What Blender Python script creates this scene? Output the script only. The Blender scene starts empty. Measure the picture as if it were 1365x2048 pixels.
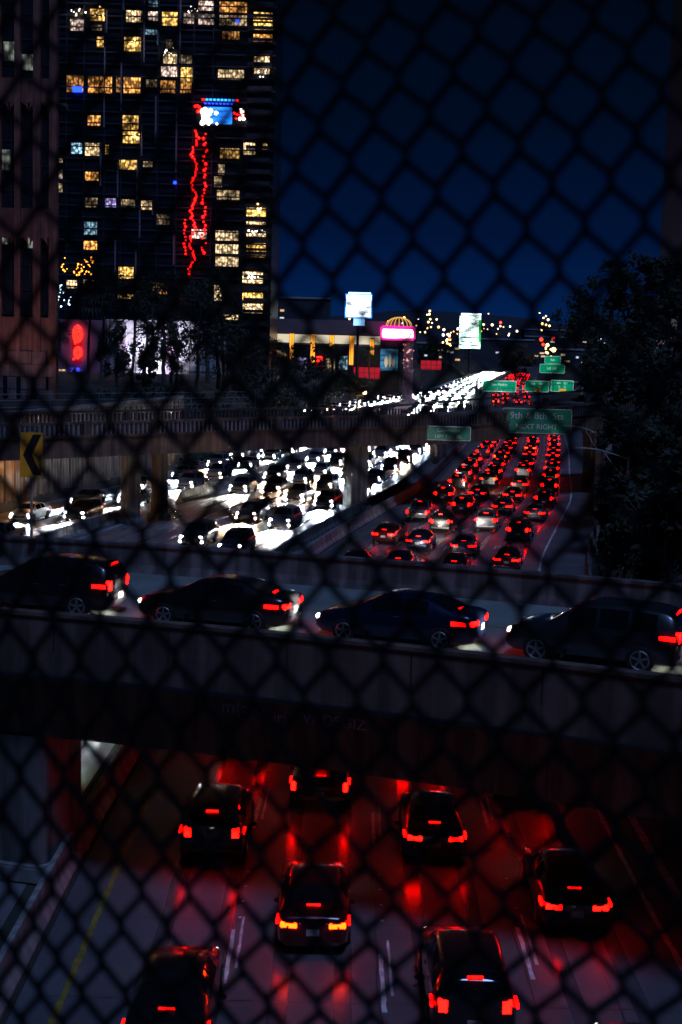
import bpy, bmesh, math, random
from mathutils import Vector, Matrix, noise
PI = math.pi
rad = math.radians
sc = bpy.context.scene
# ------------------------------------------------------------------ camera, sky, city glow, exposure
CAM_H = 15.0
cam_d = bpy.data.cameras.new('camera')
cam = bpy.data.objects.new('camera', cam_d)
sc.collection.objects.link(cam)
sc.camera = cam
cam_d.sensor_fit = 'VERTICAL'
cam_d.sensor_height = 36.0
cam_d.lens = 36.0 * 2844.0 / 2048.0
cam_d.clip_start = 0.05
cam_d.clip_end = 20000
PITCH = math.atan(329 / 2844.0)
M = Matrix.Translation((0, 0, CAM_H)) @ Matrix.Rotation(PI / 2 - PITCH, 4, 'X') @ Matrix.Rotation(rad(1.5), 4, 'Z')
cam.matrix_world = M
cam_d.dof.use_dof = True
cam_d.dof.focus_distance = 90
cam_d.dof.aperture_fstop = 4.0
cam_d.dof.aperture_blades = 7

w = bpy.data.worlds.new('World')
sc.world = w
w.use_nodes = True
wn = w.node_tree
bg = wn.nodes['Background']
sky = wn.nodes.new('ShaderNodeTexSky')
sky.sky_type = 'NISHITA'
sky.sun_disc = False
sky.sun_elevation = rad(-4.5)
sky.sun_rotation = rad(10)
sky.air_density = 1.0
sky.dust_density = 0.2
sky.ozone_density = 5.0
tint = wn.nodes.new('ShaderNodeMix')
tint.data_type = 'RGBA'; tint.blend_type = 'MULTIPLY'
tint.inputs[0].default_value = 1
tint.inputs[7].default_value = (0.02, 0.04, 0.06, 1)
wtc = wn.nodes.new('ShaderNodeTexCoord'); wsx = wn.nodes.new('ShaderNodeSeparateXYZ'); wcr = wn.nodes.new('ShaderNodeValToRGB')
wn.links.new(wtc.outputs['Generated'], wsx.inputs[0]); wn.links.new(wsx.outputs[2], wcr.inputs[0])
els = wcr.color_ramp.elements
els[0].position = 0.0; els[0].color = (0.0009, 0.0190, 0.098, 1)
els[1].position = 1.0; els[1].color = (0.0003, 0.0008, 0.0022, 1)
for p_, c_ in ((0.035, (0.0004, 0.0118, 0.066)), (0.08, (0.0002, 0.0062, 0.034)), (0.15, (0.0002, 0.0036, 0.0150)), (0.25, (0.0003, 0.0024, 0.0068)), (0.45, (0.0003, 0.0014, 0.004))):
    e_ = els.new(p_); e_.color = (*c_, 1)
wad = wn.nodes.new('ShaderNodeMix'); wad.data_type = 'RGBA'; wad.blend_type = 'ADD'; wad.inputs[0].default_value = 1
wn.links.new(sky.outputs[0], tint.inputs[6])
wsc = wn.nodes.new('ShaderNodeVectorMath'); wsc.operation = 'SCALE'; wsc.inputs['Scale'].default_value = 6.67   # twilight glow, held to the strength below
wn.links.new(wcr.outputs[0], wsc.inputs[0]); wn.links.new(wsc.outputs[0], wad.inputs[6])
wn.links.new(tint.outputs[2], wad.inputs[7]); wn.links.new(wad.outputs[2], bg.inputs[0])
bg.inputs[1].default_value = 0.15

sun_d = bpy.data.lights.new('city_glow', 'SUN')  # sun lamp standing in for the glow of the city
sun_d.energy = 0.95
sun_d.angle = rad(12)
sun_d.color = (0.27, 0.44, 1.0)
sun = bpy.data.objects.new('city_glow', sun_d)
sc.collection.objects.link(sun)
sun.rotation_euler = (rad(24), rad(8), 0)

sc.view_settings.view_transform = 'Standard'
sc.view_settings.look = 'None'
sc.view_settings.exposure = 0
sc.view_settings.gamma = 1
cy = sc.cycles
cy.use_denoising = True
cy.max_bounces = 5
cy.diffuse_bounces = 2
cy.glossy_bounces = 3
cy.transmission_bounces = 3
cy.transparent_max_bounces = 4
cy.sample_clamp_indirect = 3.0
cy.sample_clamp_direct = 0
cy.use_light_tree = True
cy.caustics_reflective = False
cy.caustics_refractive = False
cy.use_adaptive_sampling = True
cy.adaptive_threshold = 0.015

# ------------------------------------------------------------------ helpers
COL = sc.collection
RND = random.Random(7)
MATS = {}

def nd(m, t, **k):
    n = m.node_tree.nodes.new(t)
    for a, b in k.items():
        setattr(n, a, b)
    return n

def mat(name, col, rough=0.7, metal=0.0, var=0.25, scale=3.0, bump=0.0, spec=0.5, stain=0.0, coat=0.0):
    """surface material: base colour varied by object-space noise, optional streaked dirt and bump"""
    if name in MATS:
        return MATS[name]
    m = bpy.data.materials.new(name)
    m.use_nodes = True
    nt = m.node_tree
    b = nt.nodes['Principled BSDF']
    b.inputs['Roughness'].default_value = rough
    b.inputs['Metallic'].default_value = metal
    b.inputs['Specular IOR Level'].default_value = spec
    b.inputs['Coat Weight'].default_value = coat
    tc = nd(m, 'ShaderNodeTexCoord')
    ns = nd(m, 'ShaderNodeTexNoise')
    ns.inputs['Scale'].default_value = scale
    ns.inputs['Detail'].default_value = 6
    nt.links.new(tc.outputs['Object'], ns.inputs['Vector'])
    r = nd(m, 'ShaderNodeMapRange')
    r.inputs[1].default_value = 0.3; r.inputs[2].default_value = 0.7
    r.inputs[3].default_value = 1 - var; r.inputs[4].default_value = 1 + var
    nt.links.new(ns.outputs[0], r.inputs[0])
    mx = nd(m, 'ShaderNodeVectorMath', operation='SCALE')
    mx.inputs[0].default_value = col[:3]
    nt.links.new(r.outputs[0], mx.inputs['Scale'])
    out = mx.outputs[0]
    if stain > 0:
        mp = nd(m, 'ShaderNodeMapping')
        mp.inputs['Scale'].default_value = (1.6, 1.6, 0.12)
        nt.links.new(tc.outputs['Object'], mp.inputs[0])
        n2 = nd(m, 'ShaderNodeTexNoise')
        n2.inputs['Scale'].default_value = 1.3
        n2.inputs['Detail'].default_value = 5
        nt.links.new(mp.outputs[0], n2.inputs['Vector'])
        r2 = nd(m, 'ShaderNodeMapRange')
        r2.inputs[1].default_value = 0.42; r2.inputs[2].default_value = 0.62
        r2.inputs[3].default_value = 1 - stain; r2.inputs[4].default_value = 1.15
        nt.links.new(n2.outputs[0], r2.inputs[0])
        m2 = nd(m, 'ShaderNodeVectorMath', operation='SCALE')
        nt.links.new(out, m2.inputs[0]); nt.links.new(r2.outputs[0], m2.inputs['Scale'])
        out = m2.outputs[0]
    nt.links.new(out, b.inputs['Base Color'])
    if bump > 0:
        bp = nd(m, 'ShaderNodeBump')
        bp.inputs['Strength'].default_value = bump
        bp.inputs['Distance'].default_value = 0.02
        n3 = nd(m, 'ShaderNodeTexNoise')
        n3.inputs['Scale'].default_value = scale * 12
        nt.links.new(tc.outputs['Object'], n3.inputs['Vector'])
        nt.links.new(n3.outputs[0], bp.inputs['Height'])
        nt.links.new(bp.outputs[0], b.inputs['Normal'])
    MATS[name] = m
    return m

def glow(name, col, s, sample=False, pattern=None, base=(0.02, 0.02, 0.02)):
    """a surface that emits light; pattern breaks a lit window into curtains and lamps"""
    if name in MATS:
        return MATS[name]
    m = bpy.data.materials.new(name)
    m.use_nodes = True
    nt = m.node_tree
    b = nt.nodes['Principled BSDF']
    b.inputs['Base Color'].default_value = (*base, 1)
    b.inputs['Roughness'].default_value = 0.3
    b.inputs['Emission Color'].default_value = (*col, 1)
    b.inputs['Emission Strength'].default_value = s
    if pattern == 'room':
        tc = nd(m, 'ShaderNodeTexCoord')
        mp = nd(m, 'ShaderNodeMapping')
        mp.inputs['Scale'].default_value = (1.0, 1.0, 0.8)
        nt.links.new(tc.outputs['Object'], mp.inputs[0])
        vo = nd(m, 'ShaderNodeTexVoronoi')
        vo.inputs['Scale'].default_value = 1.3
        nt.links.new(mp.outputs[0], vo.inputs['Vector'])
        r = nd(m, 'ShaderNodeMapRange')
        r.inputs[1].default_value = 0.1; r.inputs[2].default_value = 0.65
        r.inputs[3].default_value = 3.2; r.inputs[4].default_value = 0.22
        nt.links.new(vo.outputs['Distance'], r.inputs[0])
        wv = nd(m, 'ShaderNodeTexWave')
        wv.inputs['Scale'].default_value = 0.45
        wv.inputs['Distortion'].default_value = 1.5
        nt.links.new(tc.outputs['Object'], wv.inputs['Vector'])
        r3 = nd(m, 'ShaderNodeMapRange')
        r3.inputs[1].default_value = 0.0; r3.inputs[2].default_value = 0.35
        r3.inputs[3].default_value = 0.45; r3.inputs[4].default_value = 1.0
        nt.links.new(wv.outputs[0], r3.inputs[0])
        mu = nd(m, 'ShaderNodeMath', operation='MULTIPLY')
        nt.links.new(r.outputs[0], mu.inputs[0]); nt.links.new(r3.outputs[0], mu.inputs[1])
        m2 = nd(m, 'ShaderNodeMath', operation='MULTIPLY')
        m2.inputs[1].default_value = s
        nt.links.new(mu.outputs[0], m2.inputs[0])
        nt.links.new(m2.outputs[0], b.inputs['Emission Strength'])
    if pattern == 'plain':
        pass
    if pattern == 'screen':
        tc = nd(m, 'ShaderNodeTexCoord')
        mp = nd(m, 'ShaderNodeMapping')
        mp.inputs['Scale'].default_value = (0.15, 0.15, 0.55)
        nt.links.new(tc.outputs['Object'], mp.inputs[0])
        ns = nd(m, 'ShaderNodeTexNoise')
        ns.inputs['Scale'].default_value = 1.6
        ns.inputs['Detail'].default_value = 3
        nt.links.new(mp.outputs[0], ns.inputs['Vector'])
        r = nd(m, 'ShaderNodeMapRange')
        r.inputs[1].default_value = 0.38; r.inputs[2].default_value = 0.55
        r.inputs[3].default_value = 0.5 * s; r.inputs[4].default_value = s * 2
        nt.links.new(ns.outputs[0], r.inputs[0])
        nt.links.new(r.outputs[0], b.inputs['Emission Strength'])
    m.cycles.emission_sampling = 'FRONT' if sample else 'NONE'
    MATS[name] = m
    return m

class MB:
    def __init__(s):
        s.v = []; s.f = []; s.mi = []; s.cur = 0
    def add(s, vs, fs):
        o = len(s.v)
        s.v.extend([tuple(a) for a in vs])
        for f in fs:
            s.f.append(tuple(i + o for i in f)); s.mi.append(s.cur)
    def box(s, c, d, rz=0.0, ax=None):
        hx, hy, hz = d[0] / 2, d[1] / 2, d[2] / 2
        if ax is None:
            ca, sa = math.cos(rz), math.sin(rz)
            ax = (Vector((ca, sa, 0)), Vector((-sa, ca, 0)), Vector((0, 0, 1)))
        c = Vector(c); vs = []
        for x in (-hx, hx):
            for y in (-hy, hy):
                for z in (-hz, hz):
                    vs.append(c + ax[0] * x + ax[1] * y + ax[2] * z)
        s.add(vs, [(0, 1, 3, 2), (4, 6, 7, 5), (0, 4, 5, 1), (2, 3, 7, 6), (0, 2, 6, 4), (1, 5, 7, 3)])
    def bbox(s, c, d, rz=0.0, b=0.02):
        """box with chamfered vertical and top edges"""
        bm = bmesh.new()
        bmesh.ops.create_cube(bm, size=1)
        for v in bm.verts:
            v.co = Vector((v.co.x * d[0], v.co.y * d[1], v.co.z * d[2]))
        bmesh.ops.bevel(bm, geom=list(bm.edges), offset=b, segments=2, affect='EDGES')
        bm.transform(Matrix.Translation(c) @ Matrix.Rotation(rz, 4, 'Z'))
        bm.verts.index_update()
        s.add([v.co.copy() for v in bm.verts], [[v.index for v in f.verts] for f in bm.faces])
        bm.free()
    def tube(s, pts, r, n=6, cap=True, r2=None):
        pts = [Vector(p) for p in pts]
        k = len(pts); vs = []
        prev = None
        for i, p in enumerate(pts):
            t = (pts[min(i + 1, k - 1)] - pts[max(i - 1, 0)])
            t = t.normalized() if t.length > 1e-9 else Vector((0, 0, 1))
            if prev is None:
                a = Vector((0, 0, 1)) if abs(t.z) < 0.9 else Vector((1, 0, 0))
                u = t.cross(a).normalized()
            else:
                u = (prev - t * prev.dot(t))
                u = u.normalized() if u.length > 1e-6 else t.orthogonal().normalized()
            prev = u
            v = t.cross(u)
            rr = r if r2 is None else r + (r2 - r) * i / max(1, k - 1)
            if isinstance(r, (list, tuple)):
                rr = r[i]
            for j in range(n):
                an = 2 * PI * j / n
                vs.append(p + (u * math.cos(an) + v * math.sin(an)) * rr)
        fs = []
        for i in range(k - 1):
            for j in range(n):
                fs.append((i * n + j, i * n + (j + 1) % n, (i + 1) * n + (j + 1) % n, (i + 1) * n + j))
        if cap:
            fs.append(tuple(range(n - 1, -1, -1)))
            fs.append(tuple((k - 1) * n + j for j in range(n)))
        s.add(vs, fs)
    def ball(s, c, r, n=6, m=4, sq=(1, 1, 1)):
        vs = [Vector(c) + Vector((0, 0, r * sq[2]))]
        for i in range(1, m):
            ph = PI * i / m
            for j in range(n):
                a = 2 * PI * j / n
                vs.append(Vector(c) + Vector((r * sq[0] * math.sin(ph) * math.cos(a), r * sq[1] * math.sin(ph) * math.sin(a), r * sq[2] * math.cos(ph))))
        vs.append(Vector(c) - Vector((0, 0, r * sq[2])))
        fs = [(0, 1 + j, 1 + (j + 1) % n) for j in range(n)]
        for i in range(m - 2):
            for j in range(n):
                a = 1 + i * n
                fs.append((a + j, a + n + j, a + n + (j + 1) % n, a + (j + 1) % n))
        L = len(vs) - 1; a = 1 + (m - 2) * n
        fs += [(L, a + (j + 1) % n, a + j) for j in range(n)]
        s.add(vs, fs)
    def sweep(s, path, prof, closed=False):
        """path: list of (point, right-vector); prof: list of (off, z)"""
        n = len(prof); vs = []
        for p, rt in path:
            for o, z in prof:
                vs.append((p[0] + rt[0] * o, p[1] + rt[1] * o, p[2] + z))
        fs = []
        kk = n if closed else n - 1
        for i in range(len(path) - 1):
            for j in range(kk):
                a = i * n + j; b = i * n + (j + 1) % n
                fs.append((a, b, b + n, a + n))
        if closed:
            fs.append(tuple(range(n)))
            fs.append(tuple((len(path) - 1) * n + j for j in range(n - 1, -1, -1)))
        s.add(vs, fs)
    def mesh(s, name, mats, smooth=False):
        me = bpy.data.meshes.new(name)
        me.from_pydata([tuple(v) for v in s.v], [], s.f)
        if not isinstance(mats, (list, tuple)):
            mats = [mats]
        for m in mats:
            me.materials.append(m)
        if len(mats) > 1:
            me.polygons.foreach_set('material_index', s.mi)
        if smooth:
            me.polygons.foreach_set('use_smooth', [True] * len(me.polygons))
        me.update()
        return me
    def build(s, name, mats, parent=None, smooth=False, loc=None):
        me = s.mesh(name, mats, smooth)
        if loc is not None:      # world-space verts, object origin at loc
            me.transform(Matrix.Translation(-Vector(loc)))
        o = bpy.data.objects.new(name, me)
        COL.objects.link(o)
        if parent is not None:
            o.parent = parent
        if loc is not None:
            o.location = loc
        return o

def tag(o, label=None, cat=None, group=None, kind=None):
    if label: o['label'] = label
    if cat: o['category'] = cat
    if group: o['group'] = group
    if kind: o['kind'] = kind
    return o

def empty(name, loc, rz=0.0, **k):
    o = bpy.data.objects.new(name, None)
    o.empty_display_size = 0.2
    COL.objects.link(o)
    o.location = loc
    o.rotation_euler = (0, 0, rz)
    return tag(o, **k)

def copy_tree(o, parent=None):
    c = o.copy(); COL.objects.link(c)
    if parent is not None: c.parent = parent
    for ch in list(o.children):
        copy_tree(ch, c)
    return c

def text_mesh(body, size, m, name='lettering', ext=0.01, spacing=1.0):
    cu = bpy.data.curves.new(name, 'FONT')
    cu.body = body; cu.size = size; cu.align_x = 'CENTER'; cu.align_y = 'CENTER'
    cu.extrude = ext; cu.resolution_u = 3; cu.space_character = spacing
    ob = bpy.data.objects.new('tmp_text', cu)
    COL.objects.link(ob)
    bpy.context.view_layer.update()
    me = bpy.data.meshes.new_from_object(ob.evaluated_get(bpy.context.evaluated_depsgraph_get()))
    bpy.data.objects.remove(ob)
    me.materials.clear(); me.materials.append(m)
    me.name = name
    return me

# ------------------------------------------------------------------ the line of the freeway (median edge line of the northbound side)
XL = [(-60, -6.05), (20, -6.05), (48, -6.05), (60, -5.55), (80, -3.6), (104, -0.13), (126, 4.3), (148, 8.9), (185, 14.6),
      (226, 20.8), (300, 30.5), (440, 44), (700, 76), (1042, 123), (1500, 195), (3000, 430)]
def xl(y):
    n = len(XL)
    for i in range(n - 1):
        if y <= XL[i + 1][0] or i == n - 2:
            y0, x0 = XL[i]; y1, x1 = XL[i + 1]
            d = (x1 - x0) / (y1 - y0)
            m0 = d if i == 0 else 0.5 * (d + (x0 - XL[i - 1][1]) / (y0 - XL[i - 1][0]))
            m1 = d if i == n - 2 else 0.5 * (d + (XL[i + 2][1] - x1) / (XL[i + 2][0] - y1))
            t = (y - y0) / (y1 - y0); h = y1 - y0
            return ((2 * t**3 - 3 * t**2 + 1) * x0 + (t**3 - 2 * t**2 + t) * h * m0
                    + (-2 * t**3 + 3 * t**2) * x1 + (t**3 - t**2) * h * m1)
def rp(y, off, z=0.0):
    s = (xl(y + 0.5) - xl(y - 0.5))
    th = math.atan(s)
    return Vector((xl(y) + off * math.cos(th), y - off * math.sin(th), z)), th
def rpath(y0, y1, step=4.0):
    out = []; y = y0
    while y < y1 + 1e-6:
        p, th = rp(y, 0)
        out.append((p, (math.cos(th), -math.sin(th))))
        y += step if y < 260 else step * 3
    return out
def strip(mb, y0, y1, o0, o1, z, step=4.0):
    mb.sweep(rpath(y0, y1, step), [(o0, z), (o1, z)])

# ------------------------------------------------------------------ materials
m_asph = mat('asphalt_worn', (0.105, 0.112, 0.125), rough=0.50, var=0.28, scale=0.35, bump=0.3, spec=0.5)
m_asph2 = mat('asphalt_ramp', (0.22, 0.26, 0.24), rough=0.6, var=0.2, scale=0.5, bump=0.3)
m_conc = mat('concrete_barrier', (0.30, 0.30, 0.29), rough=0.8, var=0.2, scale=0.8, bump=0.3, stain=0.35)
m_concd = mat('concrete_dark', (0.17, 0.155, 0.145), rough=0.85, var=0.22, scale=0.6, bump=0.3, stain=0.55)
m_girder = mat('concrete_girder', (0.17, 0.12, 0.085), rough=0.85, var=0.3, scale=0.5, bump=0.3, stain=0.6)
m_mauve = mat('concrete_mauve', (0.145, 0.095, 0.075), rough=0.85, var=0.2, scale=0.6, bump=0.3, stain=0.4)
m_wallc = mat('retaining_concrete', (0.26, 0.22, 0.19), rough=0.85, var=0.25, scale=0.4, bump=0.3, stain=0.5)
m_white = mat('road_paint_white', (0.62, 0.64, 0.66), rough=0.6, var=0.45, scale=2.5)
m_yellow = mat('road_paint_yellow', (0.26, 0.20, 0.03), rough=0.6, var=0.4, scale=2.5)
m_soil = mat('dark_soil', (0.035, 0.035, 0.028), rough=0.95, var=0.4, scale=0.3)
m_black = mat('black_metal', (0.012, 0.014, 0.02), rough=0.5, var=0.2)
m_steel = mat('galvanised_steel', (0.33, 0.34, 0.35), rough=0.45, metal=0.6, var=0.2, scale=4)
m_green = mat('sign_green', (0.0, 0.26, 0.17), rough=0.4, var=0.08)
m_letter = mat('sign_lettering', (0.62, 0.70, 0.70), rough=0.4, var=0.25, scale=1.5)
m_signy = mat('sign_yellow', (0.80, 0.42, 0.02), rough=0.4, var=0.1)
m_signk = mat('sign_black', (0.008, 0.008, 0.01), rough=0.4, var=0.1)
m_bark = mat('bark', (0.10, 0.085, 0.07), rough=0.9, var=0.35, scale=5)
m_leaf = [mat('foliage_a', (0.016, 0.027, 0.010), rough=0.7, var=0.5, scale=2.0),
          mat('foliage_b', (0.024, 0.032, 0.012), rough=0.7, var=0.5, scale=2.0),
          mat('foliage_c', (0.011, 0.018, 0.009), rough=0.7, var=0.5, scale=2.0)]
m_glassd = mat('dark_glass', (0.008, 0.012, 0.022), rough=0.12, var=0.1, spec=0.6)

# ------------------------------------------------------------------ ground, carriageways, markings
def pl(t, y):
    if y <= t[0][0]: return t[0][1]
    for (a, b), (c, d) in zip(t[:-1], t[1:]):
        if y <= c: return b + (d - b) * (y - a) / (c - a)
    return t[-1][1]
LW = [(0, -33.5), (200, -33.5), (290, -47), (335, -44), (380, -40), (425, -35), (455, -29), (500, -25), (1500, -25)]
SLIP = [(250, -22), (300, -10), (335, -3), (380, 5), (425, 14), (455, 21.5), (500, 33), (545, 40)]
def hgt(off, y):
    lw = pl(LW, y)          # foot of the left bank
    sl = min(1.0, max(0.0, (y - 165) / 15.0)) * 10.0
    if off < lw - 0.6 - sl: z = 7.9
    elif off < lw + 0.6: z = 7.9 * (lw + 0.6 - off) / (1.2 + sl)
    elif off <= 18.5: z = 0.0
    else:
        z = min(8.6, (off - 18.5) * 0.62)
        if y < 20: z *= 1
    z -= 0.012
    return z
def ground():
    mb = MB()
    ys = list(range(-60, 260, 6)) + list(range(260, 700, 20)) + list(range(700, 3001, 100))
    offs = [-3000, -1200, -500, -200, -120, -80, -60, -56, -53, -50, -48, -46, -44, -40, -37, -36, -35, -34.4, -34, -33.5, -33, -32, -30, -28, -26,
            -24.6, -24, -23.4, -22, -20, -10, 0, 10, 18.5, 20, 22, 24, 27, 30, 34, 40, 50, 65, 90, 140, 250, 500, 1200, 3000]
    for y in ys:
        for o in offs:
            if abs(o) <= 60:
                p, th = rp(y, o)
            else:
                p = Vector((xl(y) + o, y, 0))
            z = hgt(o, y)
            if o > 22: z += 0.8 * noise.noise((p.x * 0.08, p.y * 0.08, 0))
            mb.v.append((p.x, p.y, z))
    n = len(offs)
    for i in range(len(ys) - 1):
        for j in range(n - 1):
            a = i * n + j
            mb.f.append((a, a + 1, a + n + 1, a + n)); mb.mi.append(0)
    # out to the horizon
    b = len(mb.v)
    mb.v += [(-14000, 2990, 7.4), (14000, 2990, 7.4), (14000, 16000, 7.4), (-14000, 16000, 7.4)]
    mb.f.append((b, b + 1, b + 2, b + 3)); mb.mi.append(0)
    tag(mb.build('ground', m_soil), kind='structure')
ground()
mb = MB(); strip(mb, -20, 1500, -1.0, 18.4, 0.0)
tag(mb.build('northbound_road', m_asph), kind='structure')
# far part narrows with the wall
mb = MB()
path = rpath(-20, 1500)
vs = []
for p, rt in path:
    far = min(1.0, max(0.0, (p[1] - 230) / 120.0))
    for o in (-32.8 + 9.0 * far, -20, -2.3):
        vs.append((p[0] + rt[0] * o, p[1] + rt[1] * o, 0.0))
mb.add(vs, [(i * 3 + j, i * 3 + j + 1, i * 3 + j + 4, i * 3 + j + 3) for i in range(len(path) - 1) for j in (0, 1)])
tag(mb.build('southbound_road', mat('road_concrete', (0.17, 0.17, 0.175), rough=0.36, var=0.3, scale=0.4, bump=0.2)), kind='structure')

mb = MB()
vs = []
y = 250.0
while y <= 545:
    x = pl(SLIP, y); vs += [(x - 4.2, y, 0.004), (x + 4.2, y, 0.004)]; y += 5
mb.add(vs, [(2 * i, 2 * i + 1, 2 * i + 3, 2 * i + 2) for i in range(len(vs) // 2 - 1)])
tag(mb.build('slip_road', MATS['road_concrete']), kind='structure')
def worn_line(mb, y0, y1, off, wd, z=0.004, jit=0.0):
    """painted line with nibbled edges"""
    y = y0; prev = None
    vs = []
    while y <= y1 + 1e-6:
        e1 = wd / 2 + RND.uniform(-1, 1) * jit; e2 = wd / 2 + RND.uniform(-1, 1) * jit
        p, th = rp(y, off)
        c, s = math.cos(th), math.sin(th)
        vs.append((p.x - e1 * c, p.y + e1 * s, z)); vs.append((p.x + e2 * c, p.y - e2 * s, z))
        y += 0.35 if y < 60 else (2.0 if y < 260 else 12)
    k = len(vs) // 2
    mb.add(vs, [(2 * i, 2 * i + 1, 2 * i + 3, 2 * i + 2) for i in range(k - 1)])
# smooth wheel tracks added to stretch lamp reflections into streaks
m_track = mat('gloss_track', (0.085, 0.090, 0.100), rough=0.24, var=0.25, scale=0.5, bump=0.05)
m_track2 = mat('gloss_track_pale', (0.15, 0.15, 0.155), rough=0.26, var=0.25, scale=0.5, bump=0.05)
for offs_, y0_, y1_, mm_ in (((2.65, 5.7, 9.2, 12.6), 22, 700, m_track), ((-7.0, -10.7, -14.4, -18.1, -24.2, -28.0), 60, 330, m_track2)):
    mb = MB()
    for o_ in offs_:
        for s_ in (-0.76, 0.76):
            y = y0_; vs = []
            while y <= y1_:
                e1 = 0.21 + 0.05 * noise.noise((y * 0.35, o_ * 3 + s_, 1.0)); e2 = 0.21 + 0.05 * noise.noise((y * 0.35, o_ * 3 + s_, 7.0))
                p, th = rp(y, o_ + s_ + 0.05 * noise.noise((y * 0.12, o_, s_)))
                c, s = math.cos(th), math.sin(th)
                vs.append((p.x - e1 * c, p.y + e1 * s, 0.0018)); vs.append((p.x + e2 * c, p.y - e2 * s, 0.0018))
                y += 1.0 if y < 120 else 4.0
            mb.add(vs, [(2 * i, 2 * i + 1, 2 * i + 3, 2 * i + 2) for i in range(len(vs) // 2 - 1)])
    tag(mb.build('gloss_tracks', mm_), kind='structure')
# yellow edge line, white edge line, concrete gutter edge
mb = MB(); worn_line(mb, -20, 700, 0.0, 0.16, jit=0.02)
tag(mb.build('yellow_edge_line', m_yellow), kind='structure')
mb = MB(); worn_line(mb, -20, 700, 14.85, 0.15, jit=0.03); worn_line(mb, -20, 60, 15.85, 0.26, jit=0.02)
worn_line(mb, 60, 700, -5.0, 0.16); worn_line(mb, 60, 330, -20.0, 0.16)
tag(mb.build('white_edge_line', m_white), kind='structure')
mb = MB()
for o, ph in ((3.75, 2.5), (7.5, 1.2), (11.15, 3.1), (-8.9, 0), (-12.5, 2), (-16.2, 4), (-26, 1)):
    y = -14 + ph
    while y < 420:
        if o > 0:
            L = 3.4
            for q in (-0.07, 0.07):     # old and new paint side by side
                worn_line(mb, y + q * 6, y + L + q * 6, o + q * 1.5, 0.11 if q < 0 else 0.07, jit=0.014)
        else:
            worn_line(mb, y, y + 3.2, o, 0.12)
        y += 11.0
tag(mb.build('lane_dashes', m_white), kind='structure')
m_dot = mat('raised_dots', (0.7, 0.7, 0.72), rough=0.3, var=0.1)
mb = MB()
for o in (3.75, 7.5, 11.15):
    y = -8
    while y < 330:
        for k in range(4):
            p, _ = rp(y + k * 1.1, o, 0.01)
            mb.ball(p, 0.055, 6, 4, (1, 1, 0.35))
        y += 11.0
tag(mb.build('raised_lane_markers', m_dot), kind='structure')
# cracks / joints across the slabs
m_crack = mat('joint_sealant', (0.012, 0.012, 0.012), rough=0.3, var=0.1)
mb = MB()
y = 22
while y < 100:
    pts = []
    for k in range(24):
        o = -0.6 + k * 0.82
        p, th = rp(y + RND.uniform(-0.04, 0.04), o, 0.003)
        pts.append(p)
    for a, b in zip(pts[:-1], pts[1:]):
        wd = RND.uniform(0.008, 0.022)
        mb.add([a + Vector((0, -wd, 0)), b + Vector((0, -wd, 0)), b + Vector((0, wd, 0)), a + Vector((0, wd, 0))], [(0, 1, 2, 3)])
    y += 4.6
for o in (3.5, 7.3, 10.9, 12.8, 1.9):
    vs = []
    y = 22.0
    while y < 60:
        p, th = rp(y, o + 0.12 * noise.noise((y * 0.4, o, 0)), 0.0035)
        vs += [p + Vector((-0.014, 0, 0)), p + Vector((0.014, 0, 0))]; y += 0.6
    mb.add(vs, [(2 * i, 2 * i + 1, 2 * i + 3, 2 * i + 2) for i in range(len(vs) // 2 - 1)])
tag(mb.build('slab_joints', m_crack), kind='structure')

# ------------------------------------------------------------------ concrete barriers
def jersey(off, y0, y1, h, name, label, m=m_conc, wd=0.6, step=4.0):
    mb = MB()
    prof = [(-wd / 2, -0.02), (-wd / 2, 0.08), (-wd * 0.22, 0.34), (-wd * 0.13, h), (wd * 0.13, h), (wd * 0.22, 0.34), (wd / 2, 0.08), (wd / 2, -0.02)]
    pth = [((p[0] + rt[0] * off, p[1] + rt[1] * off, p[2]), rt) for p, rt in rpath(y0, y1, step)]
    mb.sweep(pth, prof, closed=True)
    o = mb.build(name, m)
    return tag(o, label, 'barrier')
jersey(-1.45, -20, 420, 0.9, 'concrete_barrier', 'long pale concrete median barrier beside the yellow edge line')
jersey(-3.4, 84, 420, 0.9, 'concrete_barrier', 'concrete median barrier facing the lanes full of white headlights', m_concd)
jersey(-21.0, 84, 117, 1.0, 'concrete_barrier', 'short concrete barrier running up to the paired bridge piers', m_conc, 0.7)
jersey(-21.0, 130, 330, 1.0, 'concrete_barrier', 'concrete barrier between headlight lanes beyond the far bridge', m_conc, 0.7)
# right-hand curb & low wall
jersey(18.2, -20, 128, 0.75, 'roadside_barrier', 'low dark barrier at the foot of the black wooded slope', m_concd, 0.5)

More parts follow.
